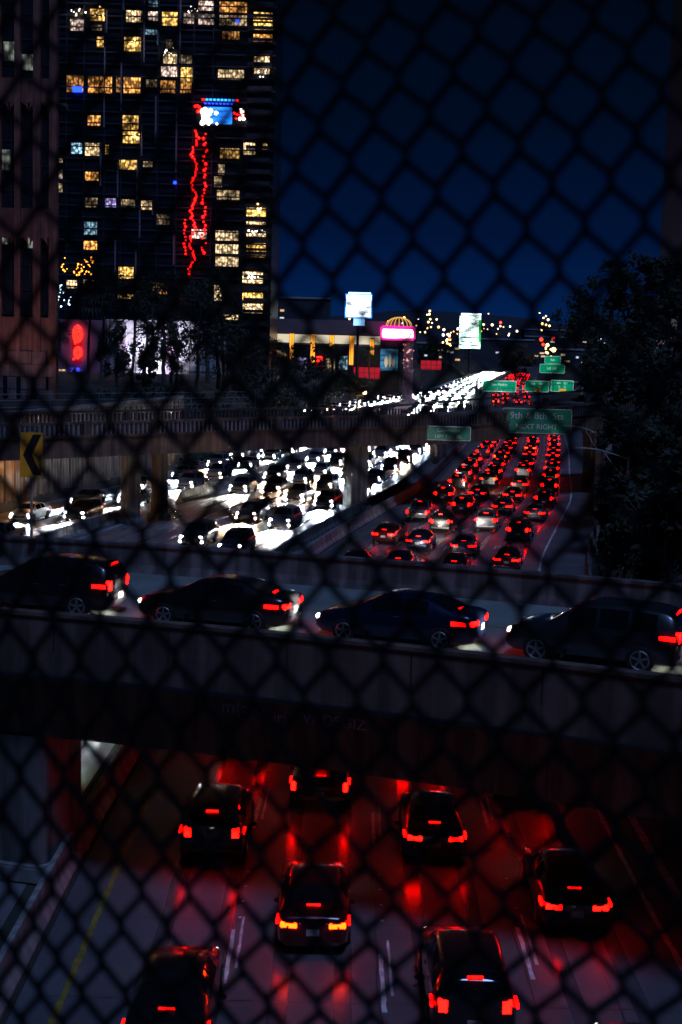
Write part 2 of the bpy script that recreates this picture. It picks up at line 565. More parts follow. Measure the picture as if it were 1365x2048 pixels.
# retaining wall on the left
def retaining():
    mb = MB()
    base = []
    for p, rt in rpath(84, 172, 1.0):
        far = min(1.0, max(0.0, (p[1] - 230) / 120.0))
        o = -33.0 + 9.5 * far
        base.append(((p[0] + rt[0] * o, p[1] + rt[1] * o, 0), rt))
    mb.sweep(base, [(0, -0.05), (0, 8.3), (-0.5, 8.3), (-0.5, -0.05)], closed=True)
    for i, (p, rt) in enumerate(base[:110]):
        if i % 2 == 0:
            mb.box((p[0] + rt[0] * 0.06, p[1] + rt[1] * 0.06, 4.0), (0.14, 0.45, 8.0), math.atan2(-rt[1], rt[0]) * -1)
    root = empty('retaining_wall', base[0][0], label='tall ribbed concrete retaining wall glowing orange behind the headlights', cat='wall')
    mb.build('wall_face', m_wallc, root, loc=None)
    root.children[0].matrix_parent_inverse = Matrix.Translation(-Vector(base[0][0]))
    cp = MB(); cp.sweep([((p[0], p[1], 8.302), rt) for p, rt in base], [(0.12, 0), (0.12, 0.28), (-0.62, 0.28), (-0.62, 0)], closed=True)
    c = cp.build('coping', m_conc, root); c.matrix_parent_inverse = Matrix.Translation(-Vector(base[0][0]))
retaining()

def W(mb, name, m, root, smooth=False):
    """world-space mesh under an unrotated root"""
    return mb.build(name, m, root, smooth) if False else _w(mb, name, m, root, smooth)
def _w(mb, name, m, root, smooth):
    me = mb.mesh(name, m, smooth)
    me.transform(Matrix.Translation(-Vector(root.location)) if root.rotation_euler[2] == 0 else
                 (Matrix.Translation(root.location) @ Matrix.Rotation(root.rotation_euler[2], 4, 'Z')).inverted())
    o = bpy.data.objects.new(name, me); COL.objects.link(o); o.parent = root
    return o

# ------------------------------------------------------------------ curved ramp overhead
RC = Vector((-29.5, -45.0, 0)); R0, R1 = 85.0, 98.5; ZD = 6.75
def ramp_path(r, a0, a1, z=0.0, n=90):
    out = []
    for i in range(n + 1):
        a = a0 + (a1 - a0) * i / n
        d = Vector((math.cos(a), math.sin(a), 0))
        out.append((RC + d * r + Vector((0, 0, z)), (d.x, d.y)))
    return out
A0, A1 = rad(36), rad(104)
ramp = empty('elevated_ramp', (0, 41, 0), label='curved concrete ramp crossing over the red lanes in the foreground', cat='bridge')
mb = MB(); mb.sweep(ramp_path(0, A0, A1), [(R0 + 0.42, ZD), (R1 - 0.42, ZD)])
tag(W(mb, 'ramp_surface', m_asph2, ramp))
mb = MB(); mb.sweep(ramp_path(0, A0, A1), [(R0, 6.12), (R0, 6.742), (R1, 6.742), (R1, 6.12), (R1 - 1.6, 5.85), (R0 + 1.6, 5.85)], closed=True)
W(mb, 'deck_slab', m_mauve, ramp)
mb = MB(); mb.sweep(ramp_path(0, A0, A1), [(R0 + 0.9, 4.15), (R0 + 0.7, 6.0), (R1 - 0.7, 6.0), (R1 - 0.9, 4.15)], closed=True)
g = W(mb, 'box_girder', m_girder, ramp)
for r, inner in ((R0, True), (R1, False)):
    mb = MB()
    s = 1 if inner else -1
    prof = [(r + s * 0.004, 6.744), (r + s * 0.004, 7.7), (r + s * 0.26, 7.7), (r + s * 0.32, 7.05), (r + s * 0.45, 6.754), (r + s * 0.45, 6.744)]
    mb.sweep(ramp_path(0, A0, A1), prof, closed=True)
    o = W(mb, 'parapet', m_mauve if inner else m_concd, ramp)
    mb = MB()
    mb.sweep(ramp_path(0, A0, A1), [(r - s * 0.05, 7.702), (r - s * 0.05, 7.80), (r + s * 0.33, 7.80), (r + s * 0.33, 7.702)], closed=True)
    W(mb, 'parapet_cap', m_mauve if inner else m_concd, ramp)
for k in range(14):
    a = rad(52) + rad(31) * (k + 0.4) / 14
    d = Vector((math.cos(a), math.sin(a), 0))
    ax3 = (d, Vector((-d.y, d.x, 0)), Vector((0, 0, 1)))
    mb = MB(); mb.box(RC + d * R0 + Vector((0, 0, 7.22)), (0.012, 0.03, 0.93), ax=ax3); W(mb, 'expansion_joint', m_black, ramp)
    mb = MB(); mb.box(RC + d * (R0 + 0.795) + Vector((0, 0, 5.07)), (0.012, 0.025, 1.8), ax=ax3); W(mb, 'girder_joint', m_black, ramp)
# black ledge strip below the deck edge
mb = MB(); mb.sweep(ramp_path(0, A0, A1), [(R0 - 0.12, 6.02), (R0 - 0.12, 6.115), (R0 + 0.5, 6.115), (R0 + 0.5, 6.02)], closed=True)
W(mb, 'black_ledge', m_black, ramp)
# painted lines on the ramp
for rr, mm, nm in ((R0 + 2.3, m_white, 'edge_line'), (R0 + 8.6, m_yellow, 'edge_line')):
    mb = MB(); mb.sweep(ramp_path(0, A0, A1), [(rr, ZD + 0.004), (rr + 0.14, ZD + 0.004)])
    W(mb, nm, mm, ramp)
# pier of the ramp
def pier(name, x, y, w_, d_, z1, rz, label, m, cap=None, group=None, flare=0.0, z0=0.0):
    root = empty(name, (x, y, z0), rz, label=label, cat='bridge pier', group=group)
    mb = MB()
    b = 0.18
    ring = [(-w_/2 + b, -d_/2), (w_/2 - b, -d_/2), (w_/2, -d_/2 + b), (w_/2, d_/2 - b), (w_/2 - b, d_/2), (-w_/2 + b, d_/2), (-w_/2, d_/2 - b), (-w_/2, -d_/2 + b)]
    zs = [(0.0, 1.0), (0.02, 1.0), (z1 * 0.72, 1.0), (z1 * 0.9, 1 + flare * 0.4), (z1, 1 + flare)]
    vs = [(a * s, bb * s, z) for z, s in zs for a, bb in ring]
    n = len(ring)
    fs = [(i * n + j, i * n + (j + 1) % n, (i + 1) * n + (j + 1) % n, (i + 1) * n + j) for i in range(len(zs) - 1) for j in range(n)]
    fs.append(tuple(range(n))[::-1]); fs.append(tuple((len(zs) - 1) * n + j for j in range(n)))
    mb.add(vs, fs)
    mb.build('shaft', m, root)
    mb = MB(); mb.bbox((0, 0, 0.25), (w_ + 0.24, d_ + 0.5, 0.5), 0, 0.06)
    mb.build('footing', m_conc, root)
    return root
pier('ramp_pier', -8.42, 39.5, 1.55, 2.6, 4.14, rad(-14), 'square concrete pier holding up the curved ramp at left', m_concd)
# graffiti on the girder
def graffiti():
    root = empty('graffiti', (-2, 35.5, 5), label='faint mauve scrawled graffiti on the ramp girder', cat='graffiti')
    m_g = mat('spray_paint_mauve', (0.42, 0.28, 0.42), rough=0.7, var=0.4, scale=6)
    def put(a_deg, r, zz, body, size, nm):
        a = rad(a_deg)
        d = Vector((math.cos(a), math.sin(a), 0))
        me = text_mesh(body, size, m_g, nm, 0.003)
        X = Vector((d.y, -d.x, 0)); Zv = Vector((0, 0, 1))
        MM = Matrix(((X.x, Zv.x, -d.x, 0), (X.y, Zv.y, -d.y, 0), (X.z, Zv.z, 0, 0), (0, 0, 0, 1)))
        me.transform(Matrix.Translation(RC + d * r + Vector((0, 0, zz)) - Vector(root.location)) @ MM)
        o = bpy.data.objects.new(nm, me); COL.objects.link(o); o.parent = root
    put(71.6, R0 + 0.735, 5.55, 'm(a)u', 0.52, 'scrawl')
    put(70.9, R0 + 0.745, 5.42, 'iri', 0.46, 'scrawl')
    put(69.9, R0 + 0.74, 5.48, 'W DSGIZ', 0.42, 'scrawl')
graffiti()

# chevron sign standing on the far parapet
def chevron():
    p = Vector((-11.25, 51.3, 7.7))
    root = empty('chevron_sign', p, rad(6), label='yellow chevron sign with black arrow pointing left on its post', cat='road sign')
    mb = MB(); mb.tube([(0, 0.05, 0.1), (0, 0.05, 3.98)], 0.055, 8)
    mb.build('post', m_steel, root)
    mb = MB(); mb.bbox((0, 0.05, 0.12), (0.3, 0.3, 0.04), 0, 0.01); mb.build('base_plate', m_steel, root)
    mb = MB(); mb.bbox((0, 0, 3.15), (0.80, 0.02, 1.62), 0, 0.008)
    mb.build('panel', m_signy, root)
    # black chevron <
    mb = MB()
    pts = [(0.36, 0.74), (0.06, 0.74), (-0.30, 0.0), (0.06, -0.74), (0.36, -0.74), (0.02, 0.0)]
    vs = [(x, -0.013, 3.15 + z) for x, z in pts] + [(x, -0.0105, 3.15 + z) for x, z in pts]
    mb.add(vs, [(0, 1, 2, 5), (5, 2, 3, 4)])
    mb.build('arrow', m_signk, root)
chevron()

# ------------------------------------------------------------------ the far street bridge
BD = Vector((1, 0.83, 0)).normalized(); BN = Vector((-BD.y, BD.x, 0))
def bp(s, o=0.0, z=0.0):
    p = Vector((0, 128.6, 0)) + BD * s + BN * o
    p.z = z + brise(p.x)
    return p
def brise(x):
    return 0.07 * max(0.0, x - 12) - 0.012 * max(0.0, -x - 5)
def bridge():
    root = empty('street_bridge', (0, 128.6, 0), label='concrete street bridge with baluster railing carrying the green signs', cat='bridge')
    S = [(-64 + 2.0 * i) for i in range(100)]
    def sw(o0, o1, z0, z1, nm, m, sm=False):
        mb = MB(); prof = [(o0, z0), (o0, z1), (o1, z1), (o1, z0)]
        mb.sweep([(bp(s), (BN.x, BN.y)) for s in S], prof, closed=True)
        return W(mb, nm, m, root)
    sw(0.25, 15.0, 6.9, 7.55, 'deck', m_concd)
    sw(0.0, 0.9, 6.05, 7.62, 'edge_beam', m_mauve)
    sw(-0.12, 0.5, 7.625, 7.80, 'cornice', m_mauve)
    sw(14.3, 15.2, 6.05, 7.62, 'edge_beam', m_concd)
    for k in range(5):
        sw(2.4 + 2.6 * k, 3.0 + 2.6 * k, 6.1, 6.895, 'girder', m_girder)
    for o in (0.02, 14.7):
        mb = MB()
        prof = [(o, 8.66), (o, 8.86), (o + 0.34, 8.86), (o + 0.34, 8.66)]
        mb.sweep([(bp(s), (BN.x, BN.y)) for s in S], prof, closed=True)
        s = -64
        while s < 132:
            p = bp(s, o + 0.17, 8.23)
            mb.box(p, (0.12, 0.2, 0.86), math.atan2(BD.y, BD.x))
            s += 0.42
        W(mb, 'balustrade', m_mauve, root)
        s = -64
        while s < 132:
            mb = MB()
            p = bp(s, o + 0.17, 8.36)
            mb.box(p, (0.55, 0.46, 1.12), math.atan2(BD.y, BD.x))
            s += 6.3
            W(mb, 'railing_post', m_mauve, root)
    # street on the deck
    mb = MB(); mb.sweep([(bp(s), (BN.x, BN.y)) for s in S], [(2.2, 7.556), (12.6, 7.556)]); W(mb, 'street_surface', m_asph, root)
    # chain fence / hand rail on the far side
    mb = MB()
    for z in (9.35, 9.95, 10.5):
        mb.tube([bp(s, 14.9, z) for s in S if s < 2], 0.035, 5)
    s = -64
    while s < 2:
        mb.tube([bp(s, 14.9, 8.8), bp(s, 14.9, 10.5)], 0.04, 5); s += 2.5
    for z in (9.5, 10.4):
        mb.tube([bp(s, 14.9, z) for s in S if s > 24], 0.035, 5)
    s = 24
    while s < 132:
        mb.tube([bp(s, 14.9, 8.8), bp(s, 14.9, 10.4)], 0.04, 5); s += 3.4
    W(mb, 'hand_rail', m_steel, root)
    return root
bridge()
brz = math.atan2(BD.y, BD.x)
pier('bridge_pier', 1.3, 131.2, 2.0, 1.5, 6.04, brz, 'wide dark pier in the median under the street bridge', m_concd)
pier('bridge_pier', -17.5, 117.4, 1.35, 1.3, 6.0, brz, 'left one of the paired piers amid the headlights', m_concd)
pier('bridge_pier', -15.6, 121.2, 1.1, 1.3, 6.0, brz, 'right one of the paired piers amid the headlights', m_concd)
ab = MB()
ab.sweep([((p[0] + rt[0] * 17.6, p[1] + rt[1] * 17.6, 0), rt) for p, rt in rpath(134, 172, 2.0)], [(0, 0), (0, 6.0), (1.2, 6.0), (1.2, 0)], closed=True)
tag(ab.build('bridge_abutment', m_wallc), 'reddish concrete abutment right of the red lanes', 'abutment')
ab = MB()
c = rp(188, -2.4)[0]; ab.box((c.x, c.y, 3.0), (1.6, 1.6, 6.0), brz)
tag(ab.build('bridge_column', m_concd), 'slim dark column under the smaller green sign', 'bridge pier')

# ------------------------------------------------------------------ overhead signs
def road_sign(c, wd, ht, lines, label, rz, lit=None, arrow=False, brackets=True, panels=None, m=None, uplight=0):
    root = empty('highway_sign', (c[0], c[1], c[2]), rz, label=label, cat='road sign', group=None)
    t = 0.06; b = ht * 0.10
    def rr(w_, h_, y, mm, nm, r):
        mb = MB(); pts = []
        for cx, cz, a0 in ((w_/2 - r, h_/2 - r, 0), (-w_/2 + r, h_/2 - r, 90), (-w_/2 + r, -h_/2 + r, 180), (w_/2 - r, -h_/2 + r, 270)):
            for k in range(5):
                a = rad(a0 + 22.5 * k); pts.append((cx + r * math.cos(a), cz + r * math.sin(a)))
        n = len(pts)
        vs = [(x, y - t / 2, z) for x, z in pts] + [(x, y + t / 2, z) for x, z in pts]
        fs = [tuple(range(n)), tuple(range(2 * n - 1, n - 1, -1))] + [(i, i + n, (i + 1) % n + n, (i + 1) % n) for i in range(n)]
        mb.add(vs, fs)
        return mb.build(nm, mm, root)
    rr(wd, ht, 0, m_letter if not lit else lit[1], 'border', b)
    rr(wd - 0.14, ht - 0.14, -0.006, m or m_green, 'panel', b * 0.8)
    for body, size, dx, dz in lines:
        me = text_mesh(body, size, m_letter if not lit else lit[1], 'lettering', 0.004)
        me.transform(Matrix.Translation((dx, -0.044, dz)) @ Matrix.Rotation(PI / 2, 4, 'X'))
        o = bpy.data.objects.new('lettering', me); COL.objects.link(o); o.parent = root
    if uplight:  # lamps added to brighten the sign faces
        for x in (-wd * 0.28, wd * 0.28):
            mb = MB(); mb.bbox((x, -0.9, -ht / 2 - 0.25), (0.5, 0.2, 0.12), 0, 0.02); mb.tube([(x, 0, -ht / 2), (x, -0.9, -ht / 2 - 0.22)], 0.03, 5); mb.build('added_sign_lamp', m_black, root)
            ld = bpy.data.lights.new('added_sign_light', 'SPOT'); ld.energy = uplight; ld.color = (0.8, 0.95, 1.0); ld.spot_size = rad(120); ld.spot_blend = 1; ld.shadow_soft_size = 0.1
            lo = bpy.data.objects.new('added_sign_light', ld); COL.objects.link(lo); lo.parent = root; lo.location = (x, -0.9, -ht / 2 - 0.12)
            lo.rotation_euler = (rad(145), 0, 0)
    if brackets:
        mb = MB()
        for x in (-wd * 0.35, 0, wd * 0.35):
            mb.tube([(x, 0.06, ht * 0.45), (x, 0.5, ht * 0.45)], 0.04, 5)
            mb.tube([(x, 0.08, -ht * 0.45), (x, 0.08, ht * 0.5)], 0.05, 5)
        mb.build('bracket', m_steel, root)
    return root
# positions measured on the front of the bridge
s1 = Vector((19.3, 142.2, 8.2))
road_sign(s1, 6.95, 2.5, [('9th & 8th  Sts', 0.96, 0, 0.5), ('NEXT RIGHT', 0.72, 0, -0.58)], 'large green sign reading 9th & 8th Sts NEXT RIGHT', rad(-4), uplight=9)
s2 = Vector((10.0, 135.2, 7.15))
road_sign(s2, 4.3, 1.38, [('Convention', 0.46, 0, 0.28), ('LEFT 2 LANES', 0.42, 0, -0.32)], 'smaller green sign reading LEFT 2 LANES on the bridge', rad(-2), uplight=4)

# ------------------------------------------------------------------ vehicles
m_tail = glow('tail_lamp_red', (1.0, 0.0012, 0.0005), 32.0, True)
m_tailo = glow('tail_lamp_amber', (1.0, 0.022, 0.0006), 28.0, True)
m_stop = glow('stop_lamp_red', (1.0, 0.001, 0.0005), 16.0, False)
m_mark = glow('side_marker_red', (1.0, 0.001, 0.0005), 14.0, False)
m_headdim = glow('head_lamp_dim', (1.0, 0.9, 0.8), 14.0, False)
m_head = glow('head_lamp_white', (1.0, 0.95, 0.90), 700.0, False)
m_headc = glow('head_lamp_cool', (0.75, 0.87, 1.0), 700.0, False)
m_headw = glow('head_lamp_warm', (1.0, 0.66, 0.36), 500.0, False)
m_off = mat('lamp_unlit', (0.25, 0.25, 0.26), rough=0.15, var=0.1)
m_offr = mat('tail_lens_unlit', (0.18, 0.01, 0.01), rough=0.15, var=0.1)
m_tyre = mat('tyre_rubber', (0.012, 0.012, 0.012), rough=0.85, var=0.2)
m_rim = mat('alloy_rim', (0.32, 0.33, 0.34), rough=0.3, metal=0.9, var=0.1)
m_carglass = mat('car_glass', (0.006, 0.008, 0.010), rough=0.06, var=0.05, spec=0.7)
m_trim = mat('black_trim', (0.012, 0.012, 0.013), rough=0.5, var=0.1)
m_plate = mat('number_plate_blank', (0.55, 0.55, 0.52), rough=0.5, var=0.05)
PAINT = {}
for nm, c, me_ in (('black', (0.012, 0.012, 0.014), 0.3), ('charcoal', (0.045, 0.048, 0.055), 0.6), ('silver', (0.30, 0.31, 0.33), 0.8),
                   ('white', (0.55, 0.56, 0.58), 0.0), ('navy', (0.010, 0.018, 0.055), 0.5), ('maroon', (0.09, 0.008, 0.010), 0.4)):
    PAINT[nm] = mat('car_paint_' + nm, c, rough=0.28, metal=me_, var=0.04, coat=0.8)

def lerp(a, b, t): return a + (b - a) * t
KINDS = {
 # x from rear (-) to front (+): (x, halfwidth, z_bottom, belt z, top z, roof halfwidth or None)
 'sedan': dict(L=4.75, stations=[
    (-2.36, 0.66, 0.42, 0.78, 0.86, 0.56), (-2.30, 0.80, 0.26, 0.88, 1.00, 0.70), (-2.05, 0.88, 0.21, 0.92, 1.06, 0.78), (-1.72, 0.90, 0.20, 0.93, 1.09, 0.76),
    (-1.10, 0.915, 0.19, 0.93, 1.36, 0.60), (-0.62, 0.92, 0.18, 0.93, 1.43, 0.59), (-0.1, 0.92, 0.18, 0.92, 1.45, 0.60), (0.35, 0.92, 0.18, 0.91, 1.40, 0.60),
    (0.78, 0.92, 0.18, 0.90, 1.20, 0.66), (1.20, 0.91, 0.19, 0.88, 0.98, 0.76), (1.75, 0.89, 0.20, 0.82, 0.90, 0.74), (2.12, 0.84, 0.22, 0.74, 0.80, 0.68), (2.30, 0.74, 0.28, 0.62, 0.68, 0.60), (2.37, 0.60, 0.38, 0.54, 0.58, 0.50)],
    rear=(-1.66, -1.02), front=(0.42, 1.14), side=[(-1.0, -0.35), (-0.25, 0.62)], wheels=(-1.42, 1.40), wr=0.33,
    tail=(-2.30, 0.60, 0.80, 0.16, 0.42), head=(2.20, 0.58, 0.64, 0.13, 0.42), stop=(-1.72, 1.10)),
 'suv': dict(L=4.7, stations=[
    (-2.34, 0.70, 0.48, 0.95, 1.15, 0.62), (-2.30, 0.84, 0.32, 1.02, 1.30, 0.70), (-2.18, 0.91, 0.26, 1.05, 1.52, 0.68), (-1.98, 0.93, 0.25, 1.06, 1.64, 0.66),
    (-1.5, 0.94, 0.24, 1.06, 1.70, 0.66), (-0.7, 0.95, 0.24, 1.05, 1.73, 0.67), (0.0, 0.95, 0.24, 1.04, 1.71, 0.67), (0.35, 0.95, 0.24, 1.03, 1.62, 0.68),
    (0.80, 0.95, 0.24, 1.02, 1.34, 0.74), (1.15, 0.94, 0.24, 1.00, 1.12, 0.80), (1.75, 0.92, 0.25, 0.94, 1.04, 0.78), (2.10, 0.88, 0.27, 0.86, 0.94, 0.74), (2.28, 0.80, 0.34, 0.74, 0.80, 0.66), (2.34, 0.66, 0.44, 0.64, 0.68, 0.56)],
    rear=(-2.29, -2.0), front=(0.38, 1.08), side=[(-1.75, -1.1), (-1.0, -0.25), (-0.15, 0.60)], wheels=(-1.38, 1.40), wr=0.37,
    tail=(-2.28, 0.68, 1.00, 0.32, 0.24), head=(2.17, 0.62, 0.78, 0.15, 0.40), stop=(-2.16, 1.60)),
 'pickup': dict(L=5.5, stations=[
    (-2.76, 0.88, 0.50, 1.00, 1.10, 0.86), (-2.72, 0.93, 0.42, 1.04, 1.12, 0.88), (-2.2, 0.95, 0.40, 1.04, 1.13, 0.88), (-1.2, 0.95, 0.38, 1.04, 1.13, 0.88),
    (-0.95, 0.95, 0.36, 1.04, 1.16, 0.84), (-0.80, 0.95, 0.36, 1.05, 1.70, 0.68), (-0.3, 0.95, 0.34, 1.05, 1.78, 0.67), (0.4, 0.95, 0.34, 1.04, 1.78, 0.68),
    (0.85, 0.95, 0.34, 1.03, 1.52, 0.72), (1.25, 0.95, 0.34, 1.02, 1.17, 0.82), (1.9, 0.94, 0.34, 1.00, 1.12, 0.82), (2.5, 0.92, 0.36, 0.96, 1.06, 0.80), (2.68, 0.88, 0.40, 0.90, 0.98, 0.76), (2.74, 0.80, 0.48, 0.80, 0.86, 0.70)],
    rear=(-0.95, -0.80), front=(0.45, 1.22), side=[(-0.72, -0.1), (0.0, 0.72)], wheels=(-1.75, 1.72), wr=0.40,
    tail=(-2.74, 0.84, 0.88, 0.30, 0.14), head=(2.64, 0.68, 0.84, 0.20, 0.34), stop=(-0.86, 1.66)),
}
def car_surface(K):
    st = K['stations']
    def sec(x):
        for i in range(len(st) - 1):
            if x <= st[i + 1][0] or i == len(st) - 2:
                t = max(0, min(1, (x - st[i][0]) / (st[i + 1][0] - st[i][0])))
                return [lerp(a, b, t) for a, b in zip(st[i][1:], st[i + 1][1:])]
    def P(x, t):
        hw, zb, zbelt, zt, rw = sec(x)
        pts = [(0, zb), (hw * 0.82, zb), (hw * 0.985, zb + 0.10), (hw, zb + 0.28 * (zbelt - zb) + 0.1), (hw * 0.99, lerp(zb, zbelt, 0.8)), (hw * 0.955, zbelt),
               (rw + (hw - rw) * 0.10, lerp(zbelt, zt, 0.84)), (rw * 0.90, lerp(zbelt, zt, 0.97)), (rw * 0.5, zt + 0.008), (0, zt + 0.014)]
        t = max(0, min(9, t)); i = min(8, int(t)); f = t - i
        return Vector((x, lerp(pts[i][0], pts[i + 1][0], f), lerp(pts[i][1], pts[i + 1][1], f)))
    return P
def car_parts(kind, paint, tail='red', head='white', lights='both'):
    """list of (name, MB, material, smooth)"""
    K = KINDS[kind]; P = car_surface(K); st = K['stations']
    parts = []
    body = MB()
    xs = []
    for i in range(len(st) - 1):
        for k in range(2):
            xs.append(lerp(st[i][0], st[i + 1][0], k / 2))
    xs.append(st[-1][0])
    ts = list(range(10))
    ring = []
    for x in xs:
        r = [P(x, t) for t in ts]
        r2 = [Vector((p.x, -p.y, p.z)) for p in reversed(r[1:-1])]
        ring.append(r + r2)
    n = len(ring[0])
    vs = [p for r in ring for p in r]
    fs = [(i * n + j, (i + 1) * n + j, (i + 1) * n + (j + 1) % n, i * n + (j + 1) % n) for i in range(len(ring) - 1) for j in range(n)]
    fs.append(tuple(range(n))); fs.append(tuple((len(ring) - 1) * n + j for j in range(n - 1, -1, -1)))
    body.add(vs, fs)
    parts.append(('body', body, PAINT[paint], True))
    def patch(x0, x1, t0, t1, nx, nt, d, both=False, full=False, side=1):
        mb = MB()
        def q(x, t):
            e = 0.01
            a = P(x + e, t) - P(x - e, t); b = P(x, min(9, t + e)) - P(x, max(0, t - e))
            nn = a.cross(b); nn = nn.normalized() if nn.length > 1e-9 else Vector((0, 0, 1))
            if nn.z < 0 and nn.y < 0: nn = -nn
            if full and nn.z < 0: nn = -nn
            if not full and nn.y < 0: nn = -nn
            return P(x, t) + nn * d
        if full:
            tt = [lerp(t0, 9, k / nt) for k in range(nt + 1)]
            rows = []
            for i in range(nx + 1):
                x = lerp(x0, x1, i / nx)
                r = [q(x, t) for t in tt]; r2 = [Vector((p.x, -p.y, p.z)) for p in reversed(r[:-1])]
                rows.append(r + r2)
            m_ = len(rows[0])
            mb.add([p for r in rows for p in r], [(i * m_ + j, (i + 1) * m_ + j, (i + 1) * m_ + j + 1, i * m_ + j + 1) for i in range(nx) for j in range(m_ - 1)])
        else:
            for s in ((1, -1) if both else (side,)):
                rows = [[q(lerp(x0, x1, i / nx), lerp(t0, t1, k / nt)) for k in range(nt + 1)] for i in range(nx + 1)]
                m_ = nt + 1
                mb.add([Vector((p.x, p.y * s, p.z)) for r in rows for p in r], [(i * m_ + j, (i + 1) * m_ + j, (i + 1) * m_ + j + 1, i * m_ + j + 1) for i in range(nx) for j in range(m_ - 1)])
        return mb
    x0, x1 = K['rear']; parts.append(('rear_window', patch(x0, x1, 6.7, 9, 5, 3, 0.012, full=True), m_carglass, True))
    x0, x1 = K['front']; parts.append(('windshield', patch(x0, x1, 6.5, 9, 6, 3, 0.012, full=True), m_carglass, True))
    for a, b in K['side']:
        for s in (1, -1):
            parts.append(('side_window', patch(a, b, 5.12, 5.95, 4, 2, 0.012, side=s), m_carglass, True))
    for (a, b), (c, d) in zip(K['side'][:-1], K['side'][1:]):
        for s in (1, -1):
            parts.append(('door_seam', patch((b + c) / 2 - 0.010, (b + c) / 2 + 0.010, 2.3, 5.1, 1, 6, 0.006, side=s), m_trim, False))
            pp = P((b + c) / 2 + 0.16, 4.55); mb = MB(); mb.bbox((pp.x, s * (pp.y + 0.015), pp.z), (0.18, 0.03, 0.03), 0, 0.008)
            parts.append(('door_handle', mb, m_rim, False))
    hw = st[5][1]
    for xw in K['wheels']:
        for s in (1, -1):
            mb = MB(); r = K['wr']
            mb.tube([(xw, s * (hw - 0.20), r), (xw, s * (hw - 0.19), r), (xw, s * (hw + 0.012), r), (xw, s * (hw + 0.022), r)], [r * 0.9, r, r, r * 0.92], 18)
            parts.append(('wheel', mb, m_tyre, False))
            rm = MB(); yo = s * (hw + 0.026)
            for q in range(5):
                a_ = 2 * PI * q / 5 + 0.3; ca_, sa_ = math.cos(a_), math.sin(a_)
                rm.box((xw + ca_ * r * 0.32, yo, r + sa_ * r * 0.32), (r * 0.62, 0.012, r * 0.17), ax=(Vector((ca_, 0, sa_)), Vector((0, 1, 0)), Vector((-sa_, 0, ca_))))
            rm.tube([(xw + math.cos(2 * PI * q / 16) * r * 0.66, yo, r + math.sin(2 * PI * q / 16) * r * 0.66) for q in range(17)], 0.022, 5)
            parts.append(('wheel>rim', rm, m_rim, False))
    bx, yy, zz, hh, ww = K['tail']
    zz_t = zz
    mt = {'red': m_tail, 'amber': m_tailo, 'off': m_offr}[tail]
    for s in (1, -1):
        mb = MB(); mb.bbox((bx - 0.0, s * yy, zz), (0.12, ww, hh), s * rad(-8), 0.025)
        parts.append(('tail_light', mb, mt, False))
    mb = MB(); mb.box((bx - 0.012, 0, zz - 0.02), (0.07, 2 * (yy - ww / 2) - 0.03, 0.05))
    parts.append(('light_bar' if kind == 'suv' else 'trunk_trim', mb, m_mark if kind == 'suv' and tail == 'red' else m_trim, False))
    mb = MB(); mb.bbox((st[1][0] - 0.02, 0, 0.50), (0.10, st[1][1] * 1.75, 0.14), 0, 0.03)
    parts.append(('rear_bumper', mb, PAINT[paint] if kind != 'pickup' else m_rim, False))
    mb = MB(); mb.box((st[1][0] - 0.082, 0, 0.64), (0.02, 0.32, 0.16))
    parts.append(('license_plate', mb, m_plate, False))
    sx, sz = K['stop']
    mb = MB(); mb.box((sx - 0.03, 0, sz + 0.0), (0.06, 0.34, 0.035)); parts.append(('brake_light', mb, m_stop if tail != 'off' else m_offr, False))
    bx, yy, zz, hh, ww = K['head']
    mh = {'white': m_head, 'cool': m_headc, 'warm': m_headw, 'dim': m_headdim, 'off': m_off}[head]
    for s in (1, -1):
        mb = MB(); mb.bbox((bx, s * yy, zz), (0.14, ww, hh), s * rad(-14), 0.03)
        parts.append(('headlight', mb, mh, False))
    for s in (1, -1):
        mb = MB(); mb.box((st[2][0] + 0.12, s * (st[2][1] + 0.02), zz_t), (0.42, 0.05, 0.10)); parts.append(('side_marker', mb, m_mark if tail != 'off' else m_offr, False))
    if head in ('white', 'cool', 'warm'):  # extra low lamps added to widen the headlight glare
        for s in (1, -1):
            mb = MB(); mb.bbox((st[-3][0] + 0.10, s * (st[-2][1] - 0.06), 0.44), (0.10, 0.34, 0.13), s * rad(-10), 0.03)
            parts.append(('glare_lamp', mb, mh, False))
    mb = MB(); mb.box((st[-1][0] - 0.01, 0, 0.48), (0.05, 1.0, 0.16)); parts.append(('grille', mb, m_trim, False))
    for s in (1, -1):
        mb = MB(); mb.bbox((K['front'][1] - 0.42, s * (hw + 0.05), st[6][2] + 0.04), (0.10, 0.24, 0.13), 0, 0.03)
        parts.append(('side_mirror', mb, PAINT[paint], False))
    return parts
COLOR_WORD = {'black': 'black', 'charcoal': 'charcoal', 'silver': 'silver', 'white': 'white', 'navy': 'dark blue', 'maroon': 'maroon'}
KIND_NAME = {'sedan': 'sedan', 'suv': 'suv', 'pickup': 'pickup_truck'}
PROTO = {}
def make_car(key, near):
    """near: full tree of parts; otherwise one mesh with its lamps"""
    kind, paint, tail, head = key
    parts = car_parts(kind, paint, tail, head)
    if near:
        root = bpy.data.objects.new(KIND_NAME[kind], None); COL.objects.link(root)
        last = None
        for nm, mb, m, sm in parts:
            if '>' in nm:
                mb.build(nm.split('>')[1], m, last, sm)
            else:
                last = mb.build(nm, m, root, sm)
        return root
    big = MB(); mats = []
    for nm, mb, m, sm in parts:
        if nm in ('door_seam', 'door_handle', 'wheel>rim', 'side_mirror', 'license_plate', 'trunk_trim'): continue
        if m not in mats: mats.append(m)
        big.cur = mats.index(m)
        big.add(mb.v, mb.f)
    return big.build(KIND_NAME[kind], mats, None, False)
BEAM = {}
